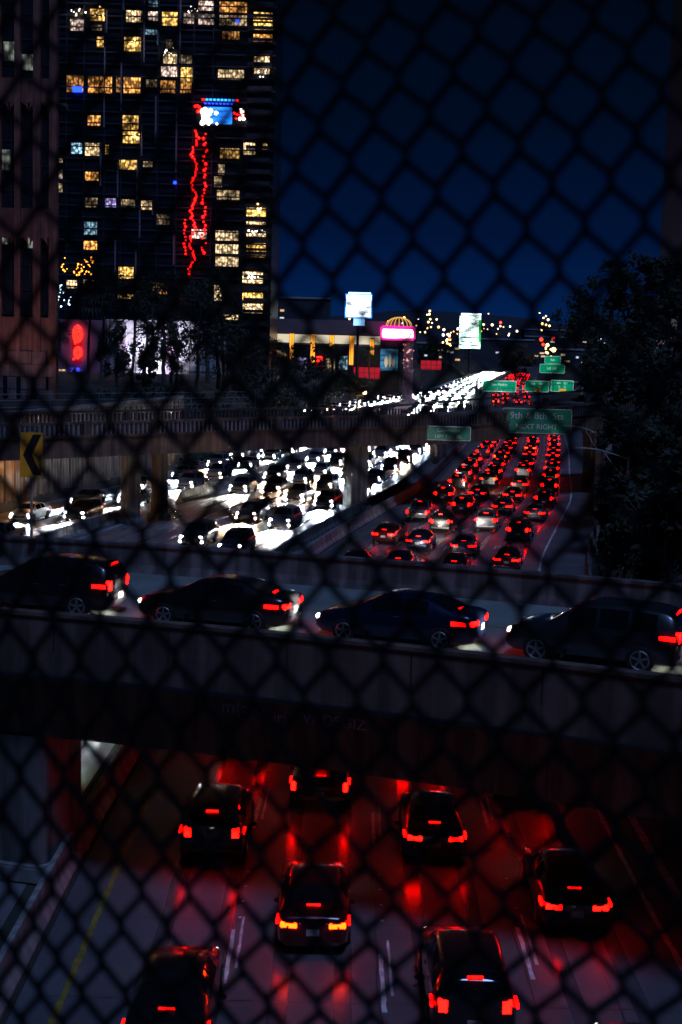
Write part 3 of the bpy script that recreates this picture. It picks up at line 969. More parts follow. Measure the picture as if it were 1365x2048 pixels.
def add_beam(car, key, gain=1.0, size=58, tilt=31):
    k = (key[3], gain)
    if k not in BEAM:
        ld = bpy.data.lights.new('headlight_beam', 'SPOT')
        ld.energy = 230000 * gain
        ld.color = {'white': (1.0, 0.95, 0.9), 'cool': (0.75, 0.87, 1.0), 'warm': (1.0, 0.66, 0.36), 'dim': (1, 0.9, 0.8)}[key[3]]
        ld.spot_size = rad(size); ld.spot_blend = 0.7; ld.shadow_soft_size = 0.25
        BEAM[k] = ld
    o = bpy.data.objects.new('headlight_beam', BEAM[k]); COL.objects.link(o); o.parent = car
    o.location = (2.55, 0, 0.75)
    o.rotation_euler = (0, -PI / 2 + rad(tilt), 0)
N_CARS = [0]
def place_car(key, x, y, z, heading, label, group, near=True):
    k = (key, near)
    if k not in PROTO:
        o = make_car(key, near); PROTO[k] = o
    else:
        o = copy_tree(PROTO[k]) if near else PROTO[k].copy()
        if not near: COL.objects.link(o)
    o.location = (x, y, z); o.rotation_euler = (0, 0, heading)
    for p in ('label', 'group', 'category'):
        if p in o: del o[p]
    tag(o, label, {'sedan': 'car', 'suv': 'car', 'pickup': 'pickup truck'}[key[0]], group)
    N_CARS[0] += 1
    return o
ORD = ['first', 'second', 'third', 'fourth', 'fifth', 'sixth', 'seventh', 'eighth', 'ninth', 'tenth', 'eleventh', 'twelfth', 'thirteenth', 'fourteenth',
       'fifteenth', 'sixteenth', 'seventeenth', 'eighteenth', 'nineteenth', 'twentieth', 'twenty-first', 'twenty-second', 'twenty-third', 'twenty-fourth',
       'twenty-fifth', 'twenty-sixth', 'twenty-seventh', 'twenty-eighth', 'twenty-ninth', 'thirtieth', 'thirty-first', 'thirty-second', 'thirty-third', 'thirty-fourth', 'thirty-fifth', 'thirty-sixth', 'thirty-seventh', 'thirty-eighth', 'thirty-ninth', 'fortieth']
def kword(kind): return {'sedan': 'sedan', 'suv': 'SUV', 'pickup': 'pickup'}[kind]
# --- foreground lanes under the ramp (tail lights towards the camera)
FG = [  # offset from edge line, y, kind, paint
    (2.7, 30.2, 'sedan', 'black', 'red'), (2.65, 42.0, 'suv', 'black', 'red'), (2.65, 53.0, 'sedan', 'charcoal', 'red'),
    (5.75, 25.6, 'suv', 'black', 'red'), (5.7, 36.0, 'sedan', 'maroon', 'amber'), (5.65, 47.5, 'pickup', 'black', 'red'),
    (9.25, 31.4, 'suv', 'black', 'red'), (9.15, 42.6, 'sedan', 'charcoal', 'red'), (9.1, 53.0, 'sedan', 'black', 'red'),
    (12.6, 26.8, 'sedan', 'charcoal', 'red'), (12.5, 37.6, 'sedan', 'black', 'red'), (12.4, 48.2, 'suv', 'navy', 'red'),
]
cnt = {}
for off, y, kind, paint, tl in FG:
    ln = 'leftmost' if off < 4 else 'second' if off < 7 else 'third' if off < 11 else 'rightmost'
    cnt[ln] = cnt.get(ln, 0) + 1
    p, th = rp(y, off)
    place_car((kind, paint, tl, 'dim'), p.x, p.y, 0.006, PI / 2 - th,
              '%s %s, %s from the camera in the %s lane below the ramp' % (COLOR_WORD[paint], kword(kind), ORD[cnt[ln] - 1], ln), 'cars in the lanes below the ramp')
# --- cars on the ramp
for i, (a, kind, paint) in enumerate([(52.0 + 3.55 * k, q, c) for k, (q, c) in enumerate((('sedan', 'black'), ('sedan', 'charcoal'), ('suv', 'black'), ('sedan', 'black'), ('suv', 'charcoal'), ('sedan', 'navy'), ('sedan', 'black'), ('suv', 'black'), ('sedan', 'charcoal')))]):
    a = rad(a)
    c_ = place_car((kind, paint, 'red', 'dim'), RC.x + 90.4 * math.cos(a), RC.y + 90.4 * math.sin(a), ZD + 0.006, a + PI / 2,
              '%s %s on the curved ramp, %s from the right end of the queue' % (COLOR_WORD[paint], kword(kind), ORD[i]), 'cars queued on the curved ramp')
    add_beam(c_, (0, 0, 0, 'dim'), 0.002 if i < 5 else 0.010, 66, 14 if i < 5 else 2)
# --- northbound between ramp, bridge and the distance
rr_ = random.Random(21)
def pick(r, dark=True):
    kind = r.choices(['sedan', 'suv', 'pickup'], [5, 4, 1.2])[0]
    paint = r.choice(['black', 'charcoal', 'navy', 'black', 'maroon', 'silver'] if dark else ['black', 'charcoal', 'silver', 'silver', 'white', 'navy'])
    return kind, paint
NBL = [(2.65, 'leftmost'), (5.7, 'second'), (9.2, 'third'), (12.6, 'rightmost')]
for off, ln in NBL:
    y = 78 + rr_.uniform(0, 5); i = 0
    while y < 340:
        kind, paint = pick(rr_)
        tl = 'amber' if (rr_.random() < 0.16 and 4 < off < 12) else 'red'
        near = y < 150
        jo = off + rr_.uniform(-0.15, 0.15)
        p, th = rp(y, jo)
        place_car((kind, paint if near else ('black' if paint in ('navy', 'maroon') else paint), tl, 'dim'), p.x, p.y, 0.006, PI / 2 - th,
                  '%s %s, %s car in the %s red lane beyond the ramp' % (COLOR_WORD[paint], kword(kind), ORD[i], ln), 'cars driving away beyond the ramp', near)
        y += rr_.uniform(10, 17) if y < 190 else rr_.uniform(10, 14); i += 1
for off, ln in NBL:
    y = 346 + rr_.uniform(0, 8); i = 0
    while y < 980:
        p, th = rp(y, off)
        kind, paint = pick(rr_)
        tl = 'amber' if rr_.random() < 0.2 else 'red'
        place_car((kind, 'black', tl, 'dim'), p.x, p.y, 0.006, PI / 2 - th,
                  'distant %s, %s in the %s lane past the green sign gantry' % (kword(kind), ORD[i], ln), 'distant cars driving away', False)
        y += rr_.uniform(40, 60); i += 1
# --- southbound: headlights towards the camera
SBL = [(-7.0, 'innermost'), (-10.7, 'second'), (-14.4, 'third'), (-18.1, 'fourth')]
COLL = [(-24.2, 'near collector'), (-28.0, 'far collector')]
for off, ln in SBL + COLL:
    y = (96 if off < -20 else 88 if off > -12 else 140) + rr_.uniform(0, 5); i = 0
    while y < 350:
        if off < -20 and y > 225: break
        kind, paint = pick(rr_, False)
        hd = rr_.choices(['white', 'cool', 'warm'], [5, 4, 1.6])[0]
        near = y < 122
        p, th = rp(y, off + rr_.uniform(-0.15, 0.15))
        c_ = place_car((kind, paint if near else ('silver' if paint in ('white', 'silver') else 'black'), 'off', hd), p.x, p.y, 0.006, -PI / 2 - th,
                  '%s %s, %s car in the %s headlight lane' % (COLOR_WORD[paint], kword(kind), ORD[i], ln), 'cars driving towards the camera', near)
        add_beam(c_, (0, 0, 0, hd))
        y += rr_.uniform(11.5, 16) if y < 200 else rr_.uniform(10, 14); i += 1
for off, ln in SBL:
    y = 356 + rr_.uniform(0, 10); i = 0
    while y < 1040:
        p, th = rp(y, off)
        kind, paint = pick(rr_)
        c_ = place_car((kind, 'black', 'off', rr_.choice(['white', 'cool'])), p.x, p.y, 0.006, -PI / 2 - th,
                  'distant %s, %s in the %s far headlight lane' % (kword(kind), ORD[i], ln), 'distant oncoming cars', False)
        add_beam(c_, (0, 0, 0, 'white'), 6.0)
        y += rr_.uniform(26, 42); i += 1
for lane in (0, 1):
    y = 322 + 6 * lane; i = 0
    while y < 535:
        x = pl(SLIP, y) + (-1.9 if lane == 0 else 1.9); hd_ = math.atan2(-1, -(pl(SLIP, y + 2) - pl(SLIP, y - 2)) / 4)
        kind, paint = pick(rr_)
        c_ = place_car((kind, 'black', 'off', rr_.choice(['white', 'cool', 'warm'])), x, y, 0.008, hd_,
                       'oncoming %s, %s in the %s lane of the far slip road' % (kword(kind), ORD[i], ('left', 'right')[lane]), 'cars on the far slip road', False)
        add_beam(c_, (0, 0, 0, 'white'), 4.0)
        y += rr_.uniform(12, 17); i += 1
for i, y in enumerate((55.0, 64.0, 74)):
    p, th = rp(y, -5.0)
    c_ = place_car(('sedan', 'silver', 'off', 'cool'), p.x, p.y, 0.006, -PI / 2 - th, 'silver sedan with white headlights, %s behind the ramp pier' % ORD[i], 'oncoming cars behind the ramp pier')
    add_beam(c_, (0, 0, 0, 'cool'))
print('cars', N_CARS[0])
#REST#
# ------------------------------------------------------------------ window tables of the tower (x0, x1, z0, z1, tone, strength), metres on its face
TW = [(-74.12, -71.47, 100.46, 102.52, 'w', 0.4), (-70.14, -66.02, 99.42, 102.64, 'y', 1.0), (-60.58, -56.06, 99.29, 102.5, 'w', 1.2), (-54.74, -51.95, 99.8, 102.37, 'p', 0.8), (-51.01, -46.76, 98.63, 102.35, 'y', 1.0), (-45.3, -42.38, 99.27, 102.22, 'p', 0.6), (-41.37, -36.99, 102.73, 105.42, 'p', 1.0), (-41.32, -36.94, 99.13, 102.09, 'p', 0.5), (-35.79, -28.36, 102.39, 105.34, 'o', 0.7), (-35.74, -28.3, 99.05, 101.88, 'b', 0.4), (-26.73, -21.55, 100.41, 102.85, 'y', 1.6), (-26.67, -21.49, 97.58, 100.02, 'y', 1.4), (-26.62, -21.44, 95.0, 97.19, 'o', 1.0), (-75.44, -71.45, 96.71, 99.8, 'p', 0.4), (-69.85, -66.8, 96.84, 98.52, 'b', 0.3), (-68.37, -66.37, 92.61, 95.58, 'y', 1.0), (-61.05, -56.26, 91.8, 95.67, 'y', 1.0), (-55.49, -52.04, 96.18, 98.11, 'c', 0.25), (-54.77, -51.98, 103.39, 105.19, 'c', 0.12), (-34.88, -30.22, 95.43, 97.75, 'o', 0.3), (-49.87, -47.88, 92.7, 95.28, 'b', 0.2), (-50.63, -46.77, 88.82, 91.92, 'w', 1.0), (-45.83, -42.77, 88.93, 91.65, 'b', 0.25), (-51.12, -46.45, 85.45, 88.3, 'p', 0.7), (-45.91, -42.58, 84.14, 88.16, 'y', 1.0), (-35.91, -28.84, 85.09, 87.81, 'b', 0.6), (-26.38, -22.12, 89.18, 91.51, 'w', 1.2), (-26.33, -22.06, 86.59, 88.54, 'w', 1.4), (-76.31, -71.64, 80.78, 85.33, 'o', 0.3), (-70.57, -64.03, 80.69, 85.24, 'o', 0.8), (-63.09, -61.76, 81.08, 85.1, 'o', 0.2), (-61.09, -56.42, 80.91, 85.19, 'o', 1.0), (-55.09, -52.02, 82.6, 84.81, 'b', 0.3), (-51.34, -47.07, 81.15, 84.66, 'o', 0.35), (-46.0, -42.8, 81.27, 84.52, 'o', 0.4), (-70.65, -67.04, 72.17, 75.05, 'o', 0.7), (-61.28, -56.86, 71.38, 75.3, 'y', 1.2), (-61.24, -56.55, 67.85, 71.12, 'y', 0.9), (-71.28, -67.26, 64.3, 67.84, 'w', 1.0), (-65.91, -64.71, 64.8, 67.42, 'y', 0.8), (-75.04, -71.95, 64.72, 67.74, 'c', 0.8), (-62.13, -57.02, 60.87, 63.76, 'y', 0.8), (-55.68, -52.99, 61.66, 63.37, 'b', 0.4), (-71.24, -67.48, 57.72, 60.22, 'o', 1.0), (-79.73, -77.18, 62.22, 64.06, 'w', 0.8), (-79.72, -77.16, 58.01, 60.65, 'p', 0.4), (-79.71, -77.15, 54.45, 56.96, 'b', 0.4), (-35.04, -29.68, 64.46, 67.35, 'y', 0.4), (-28.76, -25.41, 65.64, 68.92, 'w', 1.0), (-23.67, -22.2, 66.8, 68.9, 'y', 0.6), (-35.51, -33.63, 60.19, 63.09, 'b', 0.3), (-36.54, -34.25, 56.87, 59.91, 'b', 0.25), (-35.67, -29.48, 53.64, 56.29, 'b', 0.5), (-71.21, -67.7, 50.71, 53.36, 'b', 0.4), (-65.82, -62.72, 50.84, 53.36, 'l', 0.5), (-61.5, -57.6, 50.96, 53.21, 'b', 0.6), (-56.11, -52.88, 50.43, 53.08, 'w', 0.7), (-52.03, -48.25, 46.57, 49.48, 'b', 0.25), (-71.44, -67.8, 43.41, 46.99, 'c', 0.3), (-71.55, -67.77, 39.41, 42.21, 'o', 1.2), (-42.39, -38.07, 43.1, 45.76, 'p', 1.0), (-35.91, -29.56, 42.76, 45.55, 'b', 0.9), (-35.85, -29.5, 39.3, 42.09, 'b', 0.9), (-35.8, -29.44, 35.69, 38.63, 'b', 0.8), (-27.65, -22.26, 49.2, 52.25, 'y', 1.7), (-27.6, -22.2, 47.22, 48.54, 'w', 1.2), (-27.55, -22.15, 44.03, 46.29, 'w', 1.8), (-27.49, -22.09, 40.97, 43.23, 'y', 1.2), (-27.44, -22.04, 38.57, 40.43, 'y', 0.8), (-28.41, -22.72, 31.59, 34.8, 'w', 1.6), (-28.32, -22.62, 26.9, 29.18, 'y', 1.5), (-28.26, -22.56, 23.4, 26.23, 'w', 1.4), (-62.03, -57.83, 31.91, 35.25, 'y', 1.0), (-76.11, -73.13, 28.98, 31.26, 'w', 1.0), (-71.77, -68.38, 28.96, 31.65, 'b', 0.3), (-62.25, -57.77, 26.27, 27.88, 'y', 0.7), (-52.77, -48.7, 27.86, 31.21, 'o', 0.3), (-36.07, -33.76, 26.25, 30.95, 'b', 0.6), (-33.66, -29.17, 21.63, 23.25, 'w', 0.8)]
FINS = [(-65.79, -65.44, 96.4, 102.31), (-61.3, -60.96, 102.43, 104.99), (-55.8, -55.45, 89.03, 105.13), (-61.79, -61.45, 76.28, 88.88), (-66.24, -65.9, 84.23, 92.64), (-66.3, -65.95, 71.85, 83.58), (-52.49, -52.14, 68.15, 80.42), (-56.18, -55.83, 64.64, 72.76), (-46.92, -46.57, 60.54, 75.61), (-67.14, -66.79, 56.46, 67.9), (-57.29, -56.94, 53.01, 63.56), (-46.23, -45.88, 89.28, 105.37), (-62.54, -62.19, 53.54, 62.77), (-53.04, -52.69, 49.15, 53.12), (-56.51, -56.16, 43.08, 50.38), (-47.24, -46.89, 35.99, 43.99), (-57.49, -57.14, 33.05, 39.73), (-63.05, -62.69, 31.57, 42.25), (-52.19, -51.85, 93.65, 97.51)]

TONE = {'y': (1.0, 0.55, 0.13), 'o': (1.0, 0.42, 0.09), 'w': (1.0, 0.68, 0.34), 'p': (1.0, 0.72, 0.60), 'b': (0.85, 0.60, 0.32), 'c': (0.40, 0.75, 1.0), 'l': (0.55, 0.45, 1.0)}
TNAME = {'y': 'yellow', 'o': 'orange', 'w': 'warm white', 'p': 'pinkish white', 'b': 'dim beige', 'c': 'cool blue', 'l': 'lilac'}
m_tower = mat('tower_cladding', (0.018, 0.020, 0.026), rough=0.35, var=0.3, scale=0.4)
m_slab = mat('tower_slab', (0.045, 0.045, 0.055), rough=0.6, var=0.3, scale=0.4)
m_fin = mat('tower_fin', (0.30, 0.26, 0.30), rough=0.6, var=0.2)
m_frame = mat('window_frame_dark', (0.012, 0.012, 0.014), rough=0.5, var=0.1)
def lit_window(parent, x0, x1, z0, z1, y, tone, s, mull=True, nm='window', depth=0.25):
    """frame box with a glowing pane set in it; local to an unrotated parent"""
    px, py, pz = parent.location
    cx, cz = (x0 + x1) / 2, (z0 + z1) / 2; W_, H_ = x1 - x0, z1 - z0
    q = round(s, 1) if s > 0.25 else 0.2
    gm = glow('lit_%s_%s' % (tone, q), TONE[tone], q * 1.15, False, 'room')
    mb = MB()
    t = 0.10
    for bx in (x0 + t / 2, x1 - t / 2):
        mb.box((bx, y, cz), (t, depth, H_))
    for bz in (z0 + t / 2, z1 - t / 2):
        mb.box((cx, y + 0.003, bz), (W_ - 2 * t, depth, t))
    n = max(1, int(W_ / 1.5)) if mull else 1
    for k in range(1, n):
        mb.box((x0 + W_ * k / n, y + 0.02, cz), (0.07, depth * 0.6, H_ - 2 * t))
    f = mb.mesh(nm, m_frame); f.transform(Matrix.Translation((-px, -py, -pz)))
    fo = bpy.data.objects.new(nm, f); COL.objects.link(fo); fo.parent = parent
    mb = MB(); mb.box((cx, y + 0.06, cz), (W_ - 2 * t, 0.03, H_ - 2 * t))
    g = mb.mesh('pane', gm); g.transform(Matrix.Translation((-px, -py, -pz)))
    go = bpy.data.objects.new('pane', g); COL.objects.link(go); go.parent = fo
    return fo
def pw(mb, nm, m, root, sm=False):
    return _w(mb, nm, m, root, sm)
def tower():
    root = empty('apartment_tower', (-50, 405, 7.9), label='tall dark apartment tower with scattered lit yellow windows', cat='tower')
    mb = MB(); mb.box((-59, 410.5, 66), (44.6, 40, 116.2)); pw(mb, 'facade', m_tower, root)
    mb = MB(); mb.box((-28.6, 412.5, 66), (15.9, 44, 116)); pw(mb, 'side_facade', m_tower, root)
    mb = MB()
    z = 11.0
    while z < 124:
        mb.box((-59, 390.35, z), (44.4, 0.5, 0.38)); mb.box((-28.6, 390.25, z + 0.02), (16.6, 0.9, 0.36)); z += 3.1
    pw(mb, 'floor_slabs', m_slab, root)
    mb = MB()
    for x in [-80.9, -76.3, -71.6, -66.1, -61.6, -56.4, -51.8, -46.7, -42.4, -37.2]:
        mb.box((x, 390.3, 66), (0.22, 0.42, 116))
    pw(mb, 'mullions', m_slab, root)
    r = random.Random(5)
    dk = MB()
    z = 9.6
    while z < 122:
        for a, b in ((-80.5, -76.6), (-76, -71.9), (-71.3, -66.4), (-65.8, -61.9), (-61.3, -56.7), (-56.1, -52.1), (-51.5, -47), (-46.4, -42.7), (-42.1, -37.5), (-35.9, -29.4), (-27.9, -21.8)):
            if not any(t[0] < b and t[1] > a and t[2] < z + 2.6 and t[3] > z for t in TW):
                dk.box(((a + b) / 2, 390.46, z + 1.25), (b - a, 0.06, 2.1))
        z += 3.1
    o = pw(dk, 'dark_windows', m_glassd, root); o['kind'] = 'stuff'
    for x0, x1, z0, z1, tn, s in TW:
        y = 390.1 if x0 < -36.4 else 389.9
        fo = lit_window(root, x0, x1, z0, z1, y, tn, s)
    for x0, x1, z0, z1 in FINS:
        mb = MB(); mb.box(((x0 + x1) / 2, 389.9, (z0 + z1) / 2), (x1 - x0, 0.5, z1 - z0)); pw(mb, 'fin', m_fin, root)
    # balconies on the right stack
    z = 11.15
    while z < 123:
        mb = MB(); mb.box((-24.7, 389.3, z), (6.6, 1.3, 0.2)); mb.box((-24.7, 388.68, z + 0.6), (6.6, 0.05, 0.9)); pw(mb, 'balcony', m_slab, root); z += 3.1 * 1.0
    return root
tower()
# interior lamps seen as bright points through the panes: pendant lamps hung just inside
m_bulb_y = glow('bulb_yellow', (1.0, 0.62, 0.2), 7.0)
m_bulb_o = glow('bulb_orange', (1.0, 0.30, 0.02), 6.0)
m_bulb_w = glow('bulb_white', (1.0, 0.86, 0.75), 9.0)
m_bulb_c = glow('bulb_cool', (0.55, 0.78, 1.0), 7.0)
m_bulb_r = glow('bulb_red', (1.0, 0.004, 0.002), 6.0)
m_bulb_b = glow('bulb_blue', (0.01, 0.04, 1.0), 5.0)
def bulbs(name, label, pts, m, r, loc, cat='string lights', cable=True):
    root = empty(name, loc, label=label, cat=cat)
    for p in pts:
        mb = MB(); rr_ = r * RND.uniform(0.6, 1.25); mb.ball((0, 0, 0), rr_, 7, 5)
        o = mb.build('bulb', m, root); o.location = Vector(p) - Vector(loc)
    if cable:
        mb = MB(); srt = pts
        for a, b in zip(srt[:-1], srt[1:]):
            mb.tube([a, b], 0.02, 3, cap=False)
        pw(mb, 'cable', m_black, root)
    return root
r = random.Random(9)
pts = []  # red reflections in the tower glass, built as three bulb strings
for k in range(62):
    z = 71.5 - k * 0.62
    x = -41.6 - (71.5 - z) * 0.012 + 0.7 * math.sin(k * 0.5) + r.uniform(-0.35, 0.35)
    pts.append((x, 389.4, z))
bulbs('string_lights', 'long vertical string of red reflections down the tower glass', pts, m_bulb_r, 0.34, (-41, 389.4, 72))
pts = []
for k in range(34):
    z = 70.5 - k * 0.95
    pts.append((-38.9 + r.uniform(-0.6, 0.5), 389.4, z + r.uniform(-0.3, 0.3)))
bulbs('string_lights', 'second sparser string of red reflections right beside the long one', pts, m_bulb_r, 0.36, (-38.5, 389.4, 70))
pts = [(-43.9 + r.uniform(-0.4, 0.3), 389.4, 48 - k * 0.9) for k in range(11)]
bulbs('string_lights', 'short string of red reflections low on the left of the others', pts, m_bulb_r, 0.3, (-44, 389.4, 48))
pts = [(-59.3 + r.uniform(-0.2, 6.4), 300 + r.uniform(-0.6, 0.6), 30 + r.uniform(-1.6, 2.2)) for k in range(38)]
bulbs('string_lights', 'sparkling cluster of orange bulbs over the palm crowns', pts, m_bulb_o, 0.17, (-56, 300, 30))
pts = [(-61.8 + r.uniform(0, 4.2), 300 + r.uniform(-0.6, 0.6), 24.5 + r.uniform(-2.6, 2.6)) for k in range(26)]
bulbs('string_lights', 'cluster of cold white bulbs beside the pinkish granite building', pts, m_bulb_c, 0.16, (-60, 300, 24))
def display():  # reflection in the tower glass, built from glowing panels and lamps
    root = empty('glass_reflection', (-35, 389, 75), label='blue and white glowing reflection high on the tower glass', cat='illuminated sign')
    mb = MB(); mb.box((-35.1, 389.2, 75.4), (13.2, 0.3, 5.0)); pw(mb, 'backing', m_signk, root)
    mb = MB(); mb.bbox((-35.6, 388.95, 75.6), (7.6, 0.2, 4.4), 0, 0.05); pw(mb, 'blue_reflection', glow('reflection_blue', (0.02, 0.22, 1.0), 1.1, False, 'screen'), root)
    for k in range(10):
        mb = MB(); mb.box((-39.6 + k * 1.0, 389.1, 79.7), (0.7, 0.2, 0.5)); pw(mb, 'light_bar', m_bulb_r if k in (0, 9) else glow('reflection_bar_blue', (0.03, 0.3, 1.0), 3.0), root)
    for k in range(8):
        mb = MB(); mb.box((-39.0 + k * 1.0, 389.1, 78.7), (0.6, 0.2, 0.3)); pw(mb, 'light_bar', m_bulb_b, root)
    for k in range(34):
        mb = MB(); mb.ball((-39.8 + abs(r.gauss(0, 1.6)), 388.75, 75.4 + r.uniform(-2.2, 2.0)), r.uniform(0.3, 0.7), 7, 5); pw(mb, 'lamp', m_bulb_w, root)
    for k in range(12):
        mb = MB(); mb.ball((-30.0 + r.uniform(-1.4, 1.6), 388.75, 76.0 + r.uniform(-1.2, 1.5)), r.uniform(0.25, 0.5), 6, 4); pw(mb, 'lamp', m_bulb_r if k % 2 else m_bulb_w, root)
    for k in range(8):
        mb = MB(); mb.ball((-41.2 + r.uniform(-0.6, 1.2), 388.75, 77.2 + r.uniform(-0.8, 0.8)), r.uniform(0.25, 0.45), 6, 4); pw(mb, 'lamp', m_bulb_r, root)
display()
# small bright lamps in apartments (on balconies)
for i, (px, pz, m, lab) in enumerate([(-73.4, 101.6, m_bulb_w, 'white balcony lights near the top left of the tower'), (-42.8, 102.6, m_bulb_w, 'white balcony lights near the top middle of the tower'),
        (-48.9, 91.4, m_bulb_w, 'warm white lights on a balcony left of the tall fin'), (-24.6, 86.9, m_bulb_w, 'warm lights on the upper right corner balcony'),
        (-24.4, 51.0, m_bulb_y, 'yellow lights on a middle right corner balcony'), (-25.0, 45.2, m_bulb_w, 'bright white lights two floors under the yellow balcony lights'),
        (-25.6, 33.3, m_bulb_w, 'bright lights on a low right corner balcony'), (-58.5, 93.6, m_bulb_y, 'yellow lights on an upper balcony of the tower'),
        (-68.2, 101.0, m_bulb_y, 'yellow lights in the top left corner apartment'), (-57.6, 69.3, m_bulb_y, 'yellow lights in a mid tower apartment')]):
    pts = [(px + r.gauss(0, 0.9), 388.5 + r.uniform(-0.1, 0.1), pz + r.gauss(0, 0.55)) for k in range(9)]
    bulbs('balcony_lights', lab, pts, m, 0.20, (px, 388.5, pz))
for px, pz, lab in ((-73.2, 81.5, 'glowing blue lamp low in a left tower window'), (-30.9, 100.2, 'small blue light right of the tower top windows'), (-46.9, 57.8, 'tiny violet blue light on the tower face')):
    o = MB(); o.bbox((0, 0, 0), (2.6 if px < -70 else 0.9, 0.3, 1.5 if px < -70 else 0.8), 0, 0.1)
    o = o.build('blue_lamp', m_bulb_b); o.location = (px, 389.3, pz); tag(o, lab, 'lamp')

# ------------------------------------------------------------------ pinkish granite building at the left edge
m_granite = mat('red_granite', (0.30, 0.12, 0.085), rough=0.55, var=0.3, scale=0.5, stain=0.3)
m_granite2 = mat('pink_granite', (0.30, 0.18, 0.16), rough=0.6, var=0.3, scale=0.5, stain=0.3)
m_curtain = mat('curtain_cloth', (0.4, 0.4, 0.38), var=0.2)
def granite():
    root = empty('granite_building', (-50, 176, 7.9), label='reddish granite office building with tall narrow windows at the left edge', cat='building')
    mb = MB(); mb.add([(x, y, z) for z in (7.7, 72.3) for x, y in ((-72, 172), (-34.6, 172), (-39.2, 190), (-72, 190))], [(0, 3, 2, 1), (4, 5, 6, 7), (0, 1, 5, 4), (1, 2, 6, 5), (2, 3, 7, 6), (3, 0, 4, 7)]); pw(mb, 'wall', m_tower, root)
    mb = MB()
    piers = [(-45.6, 1.0), (-41.4, 0.5), (-39.2, 0.7), (-36.9, 0.9), (-35.0, 0.9), (-48.5, 1.0), (-52, 1.2), (-56, 1.2)]
    for x, w_ in piers:
        mb.box((x, 171.6, 40), (w_, 1.4 if w_ > 0.6 else 1.0, 64.4))
    pw(mb, 'pilasters', m_granite, root)
    mb = MB()
    for z0, z1 in ((42.6, 45.4), (27.0, 30.4), (12.6, 17.6), (58, 61)):
        mb.box((-53.2, 171.75, (z0 + z1) / 2), (36.4, 1.0, z1 - z0))
        k = 0
        x = -70.0
        while x < -35.5:       # arched corbels under every band
            pts = []
            for q in range(7):
                a = PI * q / 6; pts.append((x + 1.05 + 1.05 * math.cos(a), z0 - 0.9 + 0.9 * math.sin(a)))
            vs = []
            for px, pz in pts: vs += [(px, 171.28, pz), (px, 171.28, z0 + 0.02), (px, 172.0, pz), (px, 172.0, z0 + 0.02)]
            fs = []
            for q in range(6):
                a = q * 4; b = a + 4
                fs += [(a, a + 1, b + 1, b), (a + 2, b + 2, b + 3, a + 3), (a, b, b + 2, a + 2)]
            mb.add(vs, fs); x += 2.3
    pw(mb, 'spandrels', m_granite, root)
    mb = MB()
    z = 6.0
    while z < 12.4:
        x = -71.0 + (0.9 if int(z / 1.6) % 2 else 0)
        while x < -35.8:
            mb.bbox((x + 0.85, 171.45, z + 0.74), (1.66, 1.3, 1.46), 0, 0.04); x += 1.72
        z += 1.52
    pw(mb, 'granite_blocks', m_granite2, root)
    r = random.Random(3)
    lit = [(-43.0, -42.0, 47.8, 50.4, 0.16), (-41.0, -39.7, 47.4, 49.6, 0.2), (-38.9, -37.4, 46.4, 48.2, 0.16), (-39.0, -37.8, 42.9 + 0, 45.2, 0.1), (-41.3, -40.2, 34.8, 37.2, 0.22), (-42.0, -40.6, 26.2, 28.6, 0.2), (-38.2, -36.9, 25.8, 28.2, 0.13)]
    m_cur = glow('curtained_window', (0.75, 0.85, 0.72), 0.14, False, 'room')
    for x0, x1, z0, z1, s in lit:
        fr = MB(); fr.box(((x0 + x1) / 2, 171.95, (z0 + z1) / 2), (x1 - x0 + 0.2, 0.1, z1 - z0 + 0.2)); f = pw(fr, 'window', m_frame, root)
        pn = MB(); pn.box(((x0 + x1) / 2, 171.86, (z0 + z1) / 2), (x1 - x0, 0.06, z1 - z0)); g = pw(pn, 'curtain_lit_pane', m_cur, root)
    mb = MB()
    for x in [-70 + 1.15 * i for i in range(31)]:
        mb.box((x, 171.93, 44), (0.06, 0.12, 50))
    for z in [18 + 2.9 * i for i in range(17)]:
        mb.box((-53, 171.94, z), (36, 0.1, 0.10))
    pw(mb, 'window_bars', m_slab, root)
    for x in (-40.6, -39.0, -37.2):       # slit windows in the base
        mb = MB(); mb.box((x, 170.78, 8.2), (0.5, 0.1, 4.6)); pw(mb, 'slit_window', m_glassd, root)
granite()
#GRANLIGHT
# ------------------------------------------------------------------ podium buildings behind the palms
m_mauvew = mat('mauve_plaster', (0.30, 0.20, 0.28), rough=0.8, var=0.15, scale=0.3)
m_pale = mat('pale_panels', (0.50, 0.49, 0.52), rough=0.7, var=0.12, scale=0.25, stain=0.2)
def podium():
    root = empty('mauve_building', (-62, 340, 7.9), label='mauve plaster building with red neon sign between palms', cat='building')
    mb = MB(); mb.box((-63.5, 338, 9.8), (17, 16, 20)); pw(mb, 'wall', m_mauvew, root)
    for x0, x1, z0, z1, s in ((-67.8, -64.4, 1.8 + 0.6, 4.3, 0.8), (-67.8, -64.4, -1.8 + 8.2, 8.4, 0.6)):
        lit_window(root, x0, x1, z0, z1, 329.9, 'w', s)
    root2 = empty('parking_podium', (-43, 345, 7.9), label='pale panelled parking podium washed with white uplight behind thin trees', cat='building')
    mb = MB()
    mb.box((-42.2, 340, 9.5), (26.4, 18, 21.2)); pw(mb, 'wall', m_pale, root2)
    mb = MB()
    for k in range(9):
        mb.box((-54.6 + k * 3.1, 330.9, 9.5), (0.14, 0.24, 21))
    for z in (4.4, 8.6, 12.8, 17.0):
        mb.box((-42.2, 330.92, z), (26, 0.2, 0.16))
    pw(mb, 'panel_joints', m_concd, root2)
    for x in (-51.8, -40.4):
        mb = MB(); mb.box((x, 330.7, 9.6), (2.0, 0.7, 19)); pw(mb, 'buttress', m_mauvew, root2)
podium()
